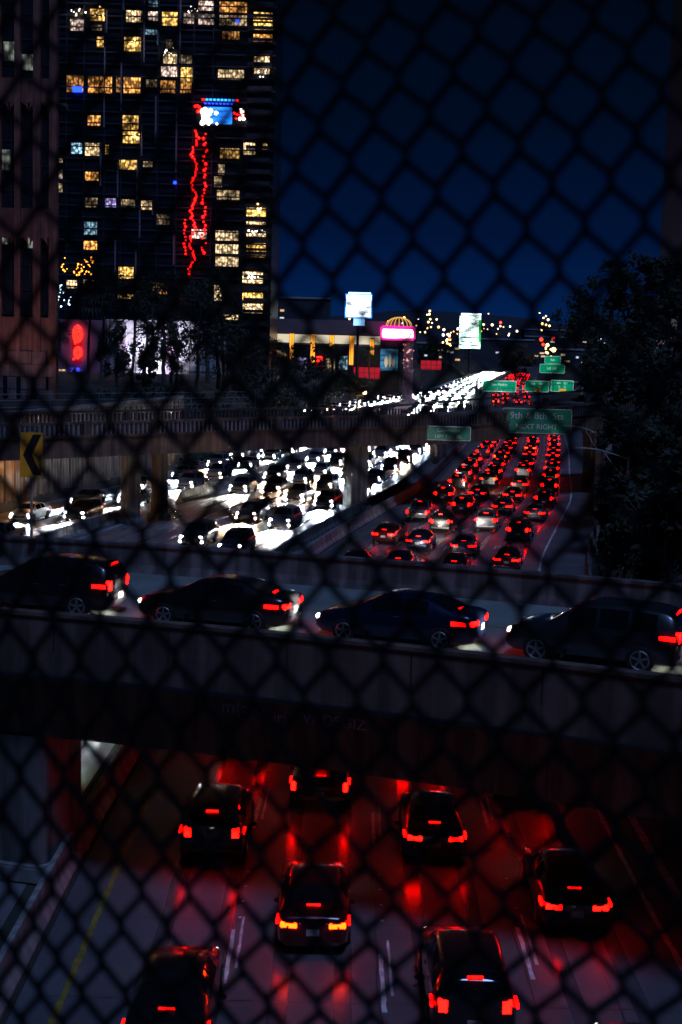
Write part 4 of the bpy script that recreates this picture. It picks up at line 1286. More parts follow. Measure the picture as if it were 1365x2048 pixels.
def floodlight(x, y, z, aim, energy, col, label, ang=70, post=0.6, blend=0.6):
    root = empty('floodlight', (x, y, z), label=label, cat='floodlight')
    d = (Vector(aim) - Vector((x, y, z + post))).normalized()
    mb = MB(); mb.tube([(0, 0, 0), (0, 0, post)], 0.05, 6); mb.build('post', m_black, root)
    mb = MB(); q = d.to_track_quat('Z', 'Y').to_matrix()
    ax = (q @ Vector((1, 0, 0)), q @ Vector((0, 1, 0)), q @ Vector((0, 0, 1)))
    mb.box(Vector((0, 0, post + 0.1)), (0.5, 0.4, 0.2), ax=ax); mb.build('housing', m_black, root)
    mb = MB(); mb.box(Vector((0, 0, post + 0.1)) + ax[2] * 0.12, (0.42, 0.32, 0.03), ax=ax); mb.build('lens', glow('flood_lens', (0.9, 0.93, 1.0), 12.0), root)
    ld = bpy.data.lights.new('flood_beam', 'SPOT'); ld.energy = energy; ld.color = col; ld.spot_size = rad(ang); ld.spot_blend = blend; ld.shadow_soft_size = 0.3
    lo = bpy.data.objects.new('flood_beam', ld); COL.objects.link(lo); lo.parent = root
    lo.location = Vector((0, 0, post + 0.1)) + d * 0.3
    lo.rotation_euler = (-d).to_track_quat('Z', 'Y').to_euler()
floodlight(-49.6, 326.5, 2.6, (-49.0, 331, 8.6), 22000, (0.85, 0.88, 1.0), 'white floodlight at the foot of the pale podium wall, left')
floodlight(-36.2, 326.5, 2.6, (-35.4, 331, 8.6), 36000, (0.85, 0.88, 1.0), 'white floodlight at the foot of the pale podium wall, right')
floodlight(-54.5, 322, 6.0, (-53.5, 331, 13), 16000, (0.80, 0.78, 1.0), 'dim floodlight aimed at the podium corner by the red neon')
floodlight(-44.0, 320, 8.0, (-44.0, 331, 13), 22000, (0.85, 0.80, 1.0), 'floodlight behind the eucalyptus trees aimed at the middle of the podium', 90)
for gx in (-46.5, -38.0):  # lamps added to warm the dark facade
    floodlight(gx, 160, 7.9, (gx + 2, 172, 24), 600, (1.0, 0.45, 0.25), 'added warm floodlight washing the granite building, %s' % ('left' if gx < -40 else 'right'), 100)
# neon
def neon(name, label, strokes, loc, m, r=0.16, cat='neon sign', text=None):
    root = empty(name, loc, label=label, cat=cat)
    if strokes:
        for s_ in strokes:
            mb = MB(); mb.tube(s_, r, 6); mb.build('neon_tube', m, root)
    if text:
        for t_, sz, dx, dz in text:
            me = text_mesh(t_, sz, m, 'lettering', 0.05); me.transform(Matrix.Translation((dx, 0, dz)) @ Matrix.Rotation(PI / 2, 4, 'X'))
            o = bpy.data.objects.new('lettering', me); COL.objects.link(o); o.parent = root
    mb = MB(); mb.box((0, 0.5, 0), (0.2, 0.9, 0.2)); mb.build('bracket', m_black, root)
    return root
m_nred = glow('neon_red', (1.0, 0.012, 0.006), 5.0)
m_nblue = glow('neon_blue', (0.05, 0.07, 1.0), 4.0)
def ring(cx, cz, rx, rz, n=20, a0=0, a1=360):
    return [(cx + rx * math.cos(rad(a0 + (a1 - a0) * i / n)), 0, cz + rz * math.sin(rad(a0 + (a1 - a0) * i / n))) for i in range(n + 1)]
neon('neon_sign', 'round red neon emblem above the smaller red emblem', [ring(0, 0.2, 1.0, 1.9), ring(0.1, 0.2, 0.66, 1.35), ring(0.25, 0.1, 0.32, 0.75), [(-0.7, 0, -1.2), (-0.5, 0, -2.2)]], (-61.6, 329.2, 16.3), m_nred, 0.22)
neon('neon_sign', 'smaller red neon emblem hanging below the round one', [ring(0.2, 0.3, 0.8, 1.2), ring(0.25, 0.3, 0.4, 0.65), [(-0.9, 0, -1.4), (-0.2, 0, -0.7), (0.3, 0, -1.2)]], (-61.7, 329.2, 12.0), m_nred, 0.24)
neon('neon_sign', 'small blue neon letters under the red emblems', None, (-62, 329.2, 8.1), m_nblue, text=[('Z R:', 1.7, 0, 0)])
for i, (x, z) in enumerate(((-62.9, 4.4), (-61.5, 4.5), (-63.3, 3.2), (-62.1, 3.3))):
    o = MB(); o.ball((0, 0, 0), 0.55 if i < 2 else 0.4, 8, 6, (1, 0.6, 0.9)); o = o.build('wall_lamp', glow('lamp_white', (0.85, 0.9, 1.0), 3.0 if i < 2 else 0.7)); o.location = (x, 329.4, z)
    tag(o, ('left upper', 'right upper', 'left lower', 'right lower')[i] + ' of four white lamps under the blue letters', 'lamp')
def lantern():
    root = empty('lantern', (-31.7, 152, 5.9), label='bright white lantern glowing at the foot of the granite building', cat='lantern')
    mb = MB(); mb.tube([(0, 0, 0), (0, 0, 0.5)], 0.12, 8); mb.build('post', m_black, root)
    mb = MB(); mb.tube([(0, 0, 0.5), (0, 0, 0.8), (0.1, 0, 1.5), (0, 0, 1.9)], [0.25, 0.42, 0.34, 0.12], 9); mb.build('globe', glow('lantern_white', (0.85, 1.0, 0.95), 2.4, True), root)
lantern()
# ------------------------------------------------------------------ shopping hall with orange lit columns
m_hall = mat('hall_plaster', (0.20, 0.15, 0.17), rough=0.8, var=0.15, scale=0.2)
m_col = glow('orange_neon_column', (1.0, 0.36, 0.02), 2.2)
def hall():
    root = empty('shopping_hall', (-2, 452, 7.9), label='low shopping hall with orange neon columns and a lit soffit', cat='building')
    mb = MB(); mb.box((-6.0, 452, 21.2), (46.5, 22, 4.3)); pw(mb, 'parapet', m_hall, root)
    mb = MB(); mb.box((-6.0, 454, 9.4), (46, 22, 19.3)); pw(mb, 'wall', m_tower, root)
    mb = MB(); mb.box((-8.0, 442.6, 17.4), (37.5, 0.5, 2.6)); pw(mb, 'lit_soffit', glow('soffit_light', (1.0, 0.86, 0.62), 0.75), root)
    mb = MB(); mb.box((-8.0, 441.3, 15.7), (38, 1.6, 0.4)); pw(mb, 'canopy', m_hall, root)
    for x, z0, z1 in ((-16.5, 10.4, 18.8), (-10.0, 10.2, 18.8), (-4.2, 14.9, 18.6), (1.9, 9.8, 18.6), (8.2, 13.0, 17.8), (-21.9, 15.8, 18.8)):
        b = MB(); b.box((x, 440.9, (z0 + z1) / 2), (1.5, 0.6, z1 - z0 + 0.6)); q = pw(b, 'column', m_hall, root)
        for dx in (-0.45, 0, 0.45):
            mb = MB(); mb.tube([(x + dx, 440.5, z0), (x + dx, 440.5, z1)], 0.17, 6); pw(mb, 'neon_tube', m_col, root)
    for x0, x1, z0, z1, t, s in ((-5.9, -3.0, 7.9, 11.6, 'b', 0.3), (-1.9, 0.9, 8.0, 12.5, 'c', 0.3), (-21.5, -17.6, 11.0, 13.6, 'w', 0.35), (-14.6, -11.6, 8.2, 11.8, 'l', 0.3)):
        lit_window(root, x0, x1, z0, z1, 442.7, t, s)
    neon('neon_sign', 'red and blue neon squiggle between the orange columns', [[(-0.9, 0, 1.4), (0.6, 0, 1.5), (0.8, 0, 0.6), (-0.4, 0, 0.3), (1.0, 0, -1.4)], [(-0.5, 0, 0.9), (-0.6, 0, -1.6)]], (-7.9, 441.6, 10.4), m_nred, 0.32)
    # corner tower with marquee
    r2 = empty('marquee', (15.9, 437, 19.8), label='glowing white and magenta marquee under golden arch ribs', cat='illuminated sign')
    mb = MB(); mb.bbox((15.9, 437.6, 19.8), (10.8, 1.6, 4.4), 0, 0.5); pw(mb, 'surround', glow('marquee_magenta', (1.0, 0.02, 0.35), 1.6), r2)
    mb = MB(); mb.bbox((15.9, 436.7, 19.6), (9.6, 0.6, 2.7), 0, 0.25); pw(mb, 'lit_panel', glow('marquee_white', (1.0, 0.85, 0.95), 3.0, False, 'screen'), r2)
    for k in range(9):
        a = PI * (k + 0.5) / 9
        q = []
        for j in range(9):
            t = j / 8 * PI / 2
            q.append((16.2 + 4.0 * math.cos(a) * math.cos(t), 438.2 - 1.0 * abs(math.sin(a)) * math.cos(t), 21.9 + 2.7 * math.sin(t)))
        mb = MB(); mb.tube(q, 0.13, 5); pw(mb, 'arch_rib', glow('rib_gold', (1.0, 0.52, 0.10), 0.9), r2)
    mb = MB(); mb.tube(ring(0, 0, 4.0, 0), 0.1, 5); 
    r3 = empty('entrance_pillar', (19.4, 438, 7.9), label='pinkish speckled entrance pillar beneath the marquee', cat='pillar')
    mb = MB(); mb.tube([(19.4, 438.5, -0.1), (19.4, 438.5, 10), (19.4, 438.5, 17.3)], [1.7, 1.5, 1.5], 14); pw(mb, 'shaft', mat('pillar_mosaic', (0.55, 0.28, 0.26), var=0.7, scale=1.2), r3)
    for k in range(18):
        mb = MB(); a = r.uniform(PI, 2 * PI); mb.ball((19.4 + 1.5 * math.cos(a), 438.5 + 1.5 * math.sin(a), r.uniform(8.5, 17)), r.uniform(0.15, 0.4), 6, 4); pw(mb, 'lamp', glow('pillar_pink', (1.0, 0.45, 0.40), 1.0), r3)
    r4 = empty('backlit_poster', (13.6, 441, 8.2), label='backlit blue poster with pale figures left of the pinkish pillar', cat='poster')
    mb = MB(); mb.box((13.6, 441.3, 11.6), (5.9, 0.3, 7.2)); pw(mb, 'frame', m_black, r4)
    mb = MB(); mb.box((13.6, 441.1, 11.6), (5.4, 0.1, 6.7)); pw(mb, 'blue_sheet', glow('poster_blue', (0.05, 0.22, 0.42), 0.55, False, 'screen'), r4)
    for dx, w_, h_ in ((-0.9, 1.1, 3.4), (0.3, 0.9, 4.2), (1.4, 0.9, 2.8)):
        mb = MB(); mb.ball((13.6 + dx, 441.0, 9.2 + h_ / 2), 0.5, 8, 6, (w_, 0.08, h_)); pw(mb, 'pale_figure', glow('poster_cream', (1.0, 0.8, 0.5), 0.6), r4)
    return root
hall()
def redwall(x, y, z, w_, h_, label, s=0.35):
    root = empty('red_hoarding', (x, y, z), label=label, cat='hoarding')
    mb = MB(); mb.box((0, 0.1, h_ / 2), (w_, 0.2, h_)); mb.build('board', glow('hoarding_red', (1.0, 0.02, 0.05), s, False, None, (0.4, 0.02, 0.03)), root)
    mb = MB()
    n = int(w_ / 1.4)
    for k in range(n + 1): mb.box((-w_ / 2 + w_ * k / n, -0.1, h_ / 2), (0.14, 0.2, h_ + 0.5))
    for zz in (0.2, h_ / 2, h_): mb.box((0, -0.11, zz), (w_, 0.18, 0.12))
    mb.build('lattice', m_black, root)
redwall(6.8, 440, 5.6, 8.2, 3.6, 'red lit hoarding with black lattice left of the marquee pillar')
redwall(26.3, 436, 9.0, 6.4, 2.8, 'red lit hoarding with black lattice right of the marquee pillar', 0.25)

# ------------------------------------------------------------------ billboards
def billboard(name, label, cx, y, z0, z1, w_, post, m, edge, mp=None, rz=0.0, extra=None):
    root = empty(name, (cx, y, 0), rz, label=label, cat='billboard')
    zc = (z0 + z1) / 2; h_ = z1 - z0
    mb = MB(); mb.bbox((0, 0.3, zc), (w_ + 0.7, 0.8, h_ + 0.7), 0, 0.1); mb.build('frame', edge, root)
    mb = MB(); mb.box((0, -0.14, zc), (w_, 0.06, h_)); mb.build('screen', m, root)
    mb = MB(); mb.tube([(0, 0.4, post), (0, 0.4, z0)], w_ * 0.055, 8); mb.build('mast', m_black, root)
    mb = MB(); mb.box((0, -0.9, z0 - 0.5), (w_, 1.4, 0.12)); mb.build('catwalk', m_black, root)
    if extra: extra(root, zc, w_, h_)
    return root
def ex1(root, zc, w_, h_):
    mb = MB(); mb.box((0.2, -0.3, zc + h_ / 2 + 0.5), (w_ * 0.9, 0.3, 0.45)); mb.build('top_light', glow('board_cyan', (0.25, 0.6, 1.0), 5.0), root)
    mb = MB(); mb.box((0.25, -0.25, zc - h_ * 0.72), (w_ * 0.45, 0.3, h_ * 0.36)); mb.build('lower_screen', glow('board_blue', (0.25, 0.55, 1.0), 2.5), root)
billboard('billboard', 'white glowing billboard with blue edges above the shopping hall', 3.4, 400, 23.6, 29.6, 6.9, 0.0, glow('board_white', (0.72, 0.86, 1.0), 4.0, True, 'screen'), glow('board_edge_blue', (0.02, 0.25, 1.0), 2.0), extra=ex1)
def ex2(root, zc, w_, h_):
    for k, (dz, f) in enumerate(((-0.16, 0.9), (-0.30, 0.8), (-0.40, 0.92))):
        mb = MB(); mb.box((0, -0.25, zc + dz * h_), (w_ * f, 0.1, h_ * 0.035)); mb.build('dark_stripe', mat('board_stripe', (0.0, 0.12, 0.05)), root)
    mb = MB(); mb.box((0.4, -0.3, zc + h_ * 0.5 + 1.2), (w_ * 0.95, 0.4, 1.3), 0); o = mb.build('top_light', glow('board_top', (0.9, 1.0, 1.0), 3.0), root)
    mb = MB(); mb.box((w_ * 0.46, -0.3, zc + 1), (w_ * 0.10, 0.3, h_ * 0.7)); mb.build('green_edge', glow('board_green', (0.02, 0.7, 0.12), 1.2), root)
billboard('billboard', 'tall white and green glowing billboard beyond the traffic', 78.0, 900, 16.5, 36.5, 13.2, 0.0, glow('board_mint', (0.72, 1.0, 0.95), 2.6, False, 'screen'), glow('board_edge_green', (0.01, 0.25, 0.10), 0.8), rz=rad(-8), extra=ex2)

# ------------------------------------------------------------------ green sign gantry in the distance
m_gs = glow('gantry_green', (0.0, 0.55, 0.28), 0.42, base=(0.0, 0.2, 0.12))  # lamp light on these signs put into the panels as emission
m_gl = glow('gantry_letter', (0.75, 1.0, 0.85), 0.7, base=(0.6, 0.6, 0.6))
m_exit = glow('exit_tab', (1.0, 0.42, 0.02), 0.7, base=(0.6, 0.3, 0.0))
def gsign(x0, x1, z0, z1, y, lines, label, tab=False):
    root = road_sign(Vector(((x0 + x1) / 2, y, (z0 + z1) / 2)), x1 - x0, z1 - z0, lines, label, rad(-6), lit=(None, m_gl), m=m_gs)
    if tab:
        mb = MB(); mb.box(((x1 - x0) * 0.02, -0.06, -(z1 - z0) * 0.34), (1.7, 0.04, 0.55)); mb.build('yellow_tab', m_exit, root)
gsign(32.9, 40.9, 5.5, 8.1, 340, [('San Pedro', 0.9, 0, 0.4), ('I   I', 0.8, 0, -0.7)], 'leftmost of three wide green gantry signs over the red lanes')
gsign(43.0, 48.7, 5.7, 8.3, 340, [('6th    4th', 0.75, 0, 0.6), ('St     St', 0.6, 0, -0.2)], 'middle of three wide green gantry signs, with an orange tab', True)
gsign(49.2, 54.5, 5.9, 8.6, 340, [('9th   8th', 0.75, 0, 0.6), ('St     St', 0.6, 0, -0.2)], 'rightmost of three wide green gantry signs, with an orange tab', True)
gsign(69.8, 75.4, 11.3, 13.9, 500, [('Exit', 1.0, 0, 0)], 'small green sign on top of the distant sign stack')
gsign(68.2, 76.9, 8.0, 11.1, 500, [('US 101', 1.2, 0, 0)], 'bright green sign below the small one in the distance')
root = empty('sign_gantry', (44, 340.6, 0), label='dark steel gantry carrying three wide green signs', cat='gantry')
mb = MB()
for z in (5.9, 8.0): mb.tube([(31.5, 341, z), (57, 341, z + 0.3)], 0.16, 6)
for k in range(14): mb.tube([(31.5 + k * 1.96, 341, 5.9 + k * 0.02), (31.5 + (k + 1) * 1.96, 341, 8.0 + k * 0.02)], 0.07, 4)
pw(mb, 'truss', m_steel, root)
for x in (31.6, 56.9):
    mb = MB(); mb.tube([(x, 341, 0), (x, 341, 8.2)], 0.28, 8); pw(mb, 'leg', m_steel, root)
root = empty('sign_mast', (72.5, 501, 0), label='mast carrying the two distant green signs', cat='sign mast')
mb = MB(); mb.tube([(72.5, 501.2, 0), (72.5, 501.2, 14)], 0.3, 8); pw(mb, 'pole', m_steel, root)

# ------------------------------------------------------------------ street lamps
def lamp_post(x, y, z, h_, arm, m, label, energy=0, col=(1, 0.8, 0.5), bulb=0.3, star=None):
    root = empty('street_lamp', (x, y, z), label=label, cat='street lamp')
    mb = MB(); mb.tube([(0, 0, 0), (0, 0, h_)], 0.14, 8, r2=0.09); mb.build('pole', m, root)
    mb = MB(); mb.tube([(0, 0, h_ - 0.15), (arm * 0.35, 0, h_ + 0.15), (arm * 0.7, 0, h_ + 0.42), (arm, 0, h_ + 0.5)], 0.045, 6); mb.build('arm', m, root)
    mb = MB(); mb.tube([(0, 0, h_ - 1.5), (arm * 0.3, 0, h_ - 0.75), (arm * 0.55, 0, h_ + 0.22)], 0.035, 6); mb.build('brace', m, root)
    mb = MB(); mb.bbox((arm + (0.3 if arm > 0 else -0.3), 0, h_ + 0.48), (0.75, 0.3, 0.14), 0, 0.04); mb.build('lamp_head', m, root)
    if energy:
        mb = MB(); mb.ball((arm, 0, h_ + 0.2), bulb, 8, 6); mb.build('lamp_globe', glow('street_globe_%s' % label[:6].strip().replace(' ', '_'), col, star or 25.0), root)
        ld = bpy.data.lights.new('lamp_light', 'POINT'); ld.energy = energy; ld.color = col; ld.shadow_soft_size = 0.4
        lo = bpy.data.objects.new('lamp_light', ld); COL.objects.link(lo); lo.parent = root; lo.location = (arm, 0, h_ - 0.3)
    return root
m_pole = mat('pole_grey', (0.5, 0.48, 0.46), rough=0.5, var=0.1)
lamp_post(19.15, 105, 0, 9.2, -2.3, m_pole, 'unlit grey street lamp with its arm behind the large green sign')
lamp_post(18.55, 92, 0, 8.45, -2.9, m_pole, 'nearer unlit grey street lamp in front of the dark slope')
lamp_post(4.2, 330, 0, 4.6, 0.6, m_black, 'warm bright street lamp at the left edge of the white traffic', 2500, (1.0, 0.62, 0.30), 0.5, 20)
lamp_post(86.7, 600, 0, 16.2, 0.6, m_black, 'amber street lamp glowing above the distant green signs', 1500, (1.0, 0.50, 0.08), 1.0, 12)
# wall lamp lighting the retaining wall
def wall_lamp(x, y, z, e, col, label):
    root = empty('wall_lamp', (x, y, z), label=label, cat='lamp')
    mb = MB(); mb.bbox((0, 0, 0), (0.4, 0.3, 0.2), 0, 0.04); mb.build('housing', m_black, root)
    mb = MB(); mb.box((0, 0, -0.12), (0.3, 0.22, 0.03)); mb.build('lens', glow('sodium', (1.0, 0.45, 0.08), 15.0), root)
    ld = bpy.data.lights.new('sodium_light', 'POINT'); ld.energy = e; ld.color = col; ld.shadow_soft_size = 0.2
    lo = bpy.data.objects.new('sodium_light', ld); COL.objects.link(lo); lo.parent = root; lo.location = (-0.2, -0.2, -0.4)
wall_lamp(-27.0, 124, 5.6, 380, (1.0, 0.42, 0.10), 'orange sodium lamp under the street bridge near the ribbed wall')
wall_lamp(-29.5, 112, 5.8, 480, (1.0, 0.45, 0.14), 'second orange sodium lamp nearer on the ribbed wall')
# traffic signals
for i, (x, z) in enumerate(((95.6, 21.4), (101.4, 22.0), (96.6, 19.0))):
    o = MB(); o.ball((0, 0, 0), 0.95 - 0.1 * i, 8, 6); o = o.build('signal_lamp', glow('signal_red', (1, 0.03, 0.01), 4.0)); o.location = (x, 700, z)
    tag(o, ('left of two high red lamps over the distant road', 'right of two high red lamps over the distant road', 'lower red lamp under the left high one')[i], 'signal lamp')

# ------------------------------------------------------------------ distant blocks, hills, city lights
r = random.Random(31)
m_blk = mat('block_dark', (0.06, 0.065, 0.085), rough=0.8, var=0.3, scale=0.1)
for i, (x, y, w_, h_, lab) in enumerate([(120, 1150, 60, 22, 'low dark block with a pale roof line right of the tall billboard'), (178, 1250, 46, 26, 'dark block behind the distant green signs'),
        (62, 1000, 40, 17, 'low dark block left of the tall billboard'), (160, 1000, 34, 15, 'small grey shed right of the white traffic'), (36, 980, 24, 27, 'narrow dark block left of the traffic stream'),
        (230, 1500, 90, 36, 'wide dark block near the black trees'), (-40, 900, 60, 42, 'dark roofline above the shopping hall'), (300, 1700, 80, 30, 'farthest dark block below the hills')]):
    root = empty('office_block', (x, y, 7.4), label=lab, cat='building')
    mb = MB(); mb.box((0, 0, h_ / 2 - 4), (w_, 24, h_)); mb.build('wall', m_blk, root)
    mb = MB(); mb.box((0, -12.3, h_ - 4.6), (w_ + 1, 0.5, 1.2)); mb.build('roof_edge', m_pale, root)  # faint light on the roof edge put in as pale trim
    for k in range(5 + i % 3):
        xx = r.uniform(-w_ / 2 + 2, w_ / 2 - 4); zz = r.uniform(1, h_ - 8)
        mb = MB(); mb.box((xx, -12.2, zz), (r.uniform(1.5, 4), 0.3, 1.3)); mb.build('window', glow('far_win_%d' % (k % 3), [(1, 0.6, 0.25), (0.8, 0.9, 1), (1, 0.75, 0.5)][k % 3], 0.8), root)
mb = MB()
n = 90
vs = []
for i in range(n + 1):
    x = -5200 + 11000 * i / n
    for q, (yy, f) in enumerate(((4200, 0.0), (4800, 0.35), (5400, 0.75), (6000, 1.0), (7500, 0.9))):
        hh = (128 + 36 * math.exp(-((x - 500) / 500) ** 2) + 22 * noise.noise((x * 0.0016, 0.3, 0)) + 9 * noise.noise((x * 0.006, 2.2, 0)))
        vs.append((x, yy, 7 + hh * f + (6 * noise.noise((x * 0.01, yy * 0.01, 0)) if f else 0)))
mb.add(vs, [(i * 5 + j, (i + 1) * 5 + j, (i + 1) * 5 + j + 1, i * 5 + j + 1) for i in range(n) for j in range(4)])
tag(mb.build('hills', mat('hill_soil', (0.03, 0.035, 0.05), rough=1, var=0.3, scale=0.002), None, True), kind='structure')
m_cl = [glow('city_orange', (1.0, 0.45, 0.12), 5.0), glow('city_warm', (1.0, 0.72, 0.42), 6.0), glow('city_white', (0.85, 0.92, 1.0), 7.0), glow('city_red', (1.0, 0.05, 0.03), 5.0)]
mb = MB()
clusters = [(0.128, -0.011, 0.012, 14), (0.16, -0.003, 0.03, 22), (0.145, 0.002, 0.012, 12), (0.06, 0.012, 0.03, 8), (0.075, -0.002, 0.012, 16), (0.085, 0.012, 0.02, 14), (0.02, 0.014, 0.05, 8), (0.19, 0.0, 0.03, 16), (-0.03, 0.015, 0.04, 6), (0.11, 0.013, 0.03, 12)]
for cx, cz, sp, cnt_ in clusters:
    for k in range(int(cnt_ * 1.9)):
        yy = r.uniform(1300, 5200)
        ax_ = cx + r.gauss(0, sp * 0.5); az = cz + r.gauss(0, 0.0045) 
        mb.cur = r.choices([0, 1, 2, 3], [5, 4, 3, 1])[0]
        z = 15 + az * yy
        if z < 12: z = 12 + r.uniform(0, 5)
        mb.ball((ax_ * yy, yy, z), yy * r.choice([0.0005, 0.0006, 0.0009]), 6, 4)
o = mb.build('city_lights', m_cl); tag(o, 'sprinkle of far orange and white city lights below the hills', 'city lights', kind='stuff')
def lamp_cluster(ax_, z, yy, label, n=9, m=m_bulb_y):
    pts = [(ax_ + r.gauss(0, yy * 0.0018), yy, z + r.gauss(0, yy * 0.0028)) for k in range(n)]
    root = bulbs('lamp_cluster', label, pts, m, yy * 0.0007, (ax_, yy, z), 'street lamps', False)
    mb = MB(); mb.tube([(ax_, yy + 0.5, 0), (ax_, yy + 0.5, z)], 0.2, 6); pw(mb, 'mast', m_black, root)
lamp_cluster(63.3, 19.8, 900, 'warm lamp cluster left of the tall billboard')
lamp_cluster(52.0, 34.0, 900, 'higher warm lamp cluster above and left of the first')
lamp_cluster(99.0, 17.6, 700, 'warm lamp cluster over the distant red lanes')
lamp_cluster(126.0, 34.0, 900, 'small warm lamp cluster beneath the hill at right')

# ------------------------------------------------------------------ trees
def leaf_cloud(mb, c, rx, ry, rz, n, size, r, dens=0.75):
    clumps = []
    for k in range(max(5, n // 60)):
        while True:
            p = Vector((r.uniform(-1, 1), r.uniform(-1, 1), r.uniform(-1, 1)))
            if p.length < 1: break
        clumps.append((p, r.uniform(0.16, 0.34)))
    for k in range(n):
        p0, cr = r.choice(clumps)
        d = Vector((r.gauss(0, 1), r.gauss(0, 1), r.gauss(0, 1))).normalized() * cr * r.uniform(0.3, 1.15)
        p = p0 + d
        q = Vector((c[0] + p.x * rx, c[1] + p.y * ry, c[2] + p.z * rz))
        u = Vector((r.gauss(0, 1), r.gauss(0, 1), r.gauss(0, 1))).normalized(); v = u.orthogonal().normalized()
        s = size * r.uniform(0.5, 1.4)
        mb.add([q - u * s, q + v * s * 0.45, q + u * s, q - v * s * 0.45], [(0, 1, 2, 3)])
def tree(x, y, z, h_, rx, rz, label, seed, kind='broadleaf_tree', n=1100, size=0.34, mi=0, lean=0.0, crown0=0.45, ntr=1):
    r = random.Random(seed)
    root = empty(kind, (x, y, z), label=label, cat='tree', group=None)
    zc = h_ - rz
    tops = []
    mb = MB()
    for t in range(ntr):
        bx = (t - (ntr - 1) / 2) * 0.9
        pts = [(bx + lean * h_ * (k / 6) ** 1.5 + 0.18 * math.sin(k * 1.7 + seed), 0.1 * math.cos(k * 2 + seed), (h_ * 0.82) * k / 6) for k in range(7)]
        mb.tube(pts, [0.26 * h_ / 12 * (1 - 0.12 * k) for k in range(7)], 7)
        for b in range(6):
            k = r.randint(3, 5); a = r.uniform(0, 2 * PI); L = rx * r.uniform(0.5, 0.95)
            p0 = Vector(pts[k]); p2 = p0 + Vector((math.cos(a) * L, math.sin(a) * L, L * r.uniform(0.5, 1.1)))
            pm = (p0 + p2) / 2 + Vector((0, 0, -0.15 * L))
            mb.tube([p0, pm, p2], [0.10 * h_ / 12, 0.07 * h_ / 12, 0.02], 5)
    mb.build('trunk', m_bark, root)
    mb = MB(); leaf_cloud(mb, (lean * h_, 0, zc), rx, rx, rz, n, size, r)
    mb.build('crown', m_leaf[mi], root)
    return root
def palm(x, y, z, h_, label, seed, fr=1.9, n=26, skirt=True):
    r = random.Random(seed)
    root = empty('fan_palm', (x, y, z), label=label, cat='palm tree')
    mb = MB(); pts = [(0.25 * math.sin(k * 0.5 + seed), 0, h_ * k / 8) for k in range(9)]
    mb.tube(pts, [0.34, 0.26, 0.23, 0.22, 0.21, 0.2, 0.2, 0.22, 0.26], 8); mb.build('trunk', m_bark, root)
    top = Vector(pts[-1])
    mb = MB()
    for k in range(n):
        a = 2 * PI * k * 0.381966; el = rad(80 - 120 * (k / n) ** 0.9)
        d = Vector((math.cos(a) * math.cos(el), math.sin(a) * math.cos(el), math.sin(el)))
        L = fr * r.uniform(0.8, 1.1)
        side = d.cross(Vector((0, 0, 1))); side = side.normalized() if side.length > 0.05 else Vector((1, 0, 0))
        up = side.cross(d)
        hub = top + d * L * 0.45
        mb.tube([top, hub], 0.03, 3, cap=False)
        for j in range(-5, 6):
            b = rad(j * 15)
            dd = (d * math.cos(b) + side * math.sin(b)).normalized()
            w_ = dd.cross(up).normalized() * 0.07 * fr / 1.9
            tip = hub + dd * L * 0.75 * (1 - 0.03 * abs(j)) + Vector((0, 0, -0.16 * L))
            mid = hub + dd * L * 0.45
            mb.add([hub, mid + w_, tip, mid - w_], [(0, 1, 2, 3)])
    mb.build('crown', m_leaf[seed % 3], root)
    if skirt:
        mb = MB()
        for k in range(60):
            a = r.uniform(0, 2 * PI); zz = r.uniform(0.2, 2.2)
            p = top + Vector((math.cos(a) * 0.3, math.sin(a) * 0.3, -zz)); e = p + Vector((math.cos(a) * 0.7, math.sin(a) * 0.7, -1.0)); w_ = Vector((-math.sin(a), math.cos(a), 0)) * 0.14
            mb.add([p - w_, p + w_, e], [(0, 1, 2)])
        mb.build('dead_frond_skirt', mat('dead_fronds', (0.10, 0.075, 0.045), var=0.4), root)
    return root
def PX(px, py, Y):     # authoring aid: metres at depth Y for the sketch positions below
    return (px - 682.5 + 0.026 * (py - 1024)) / 2844.0 * Y, 15 - (py - 695 - 0.026 * (px - 682.5)) / 2844.0 * Y
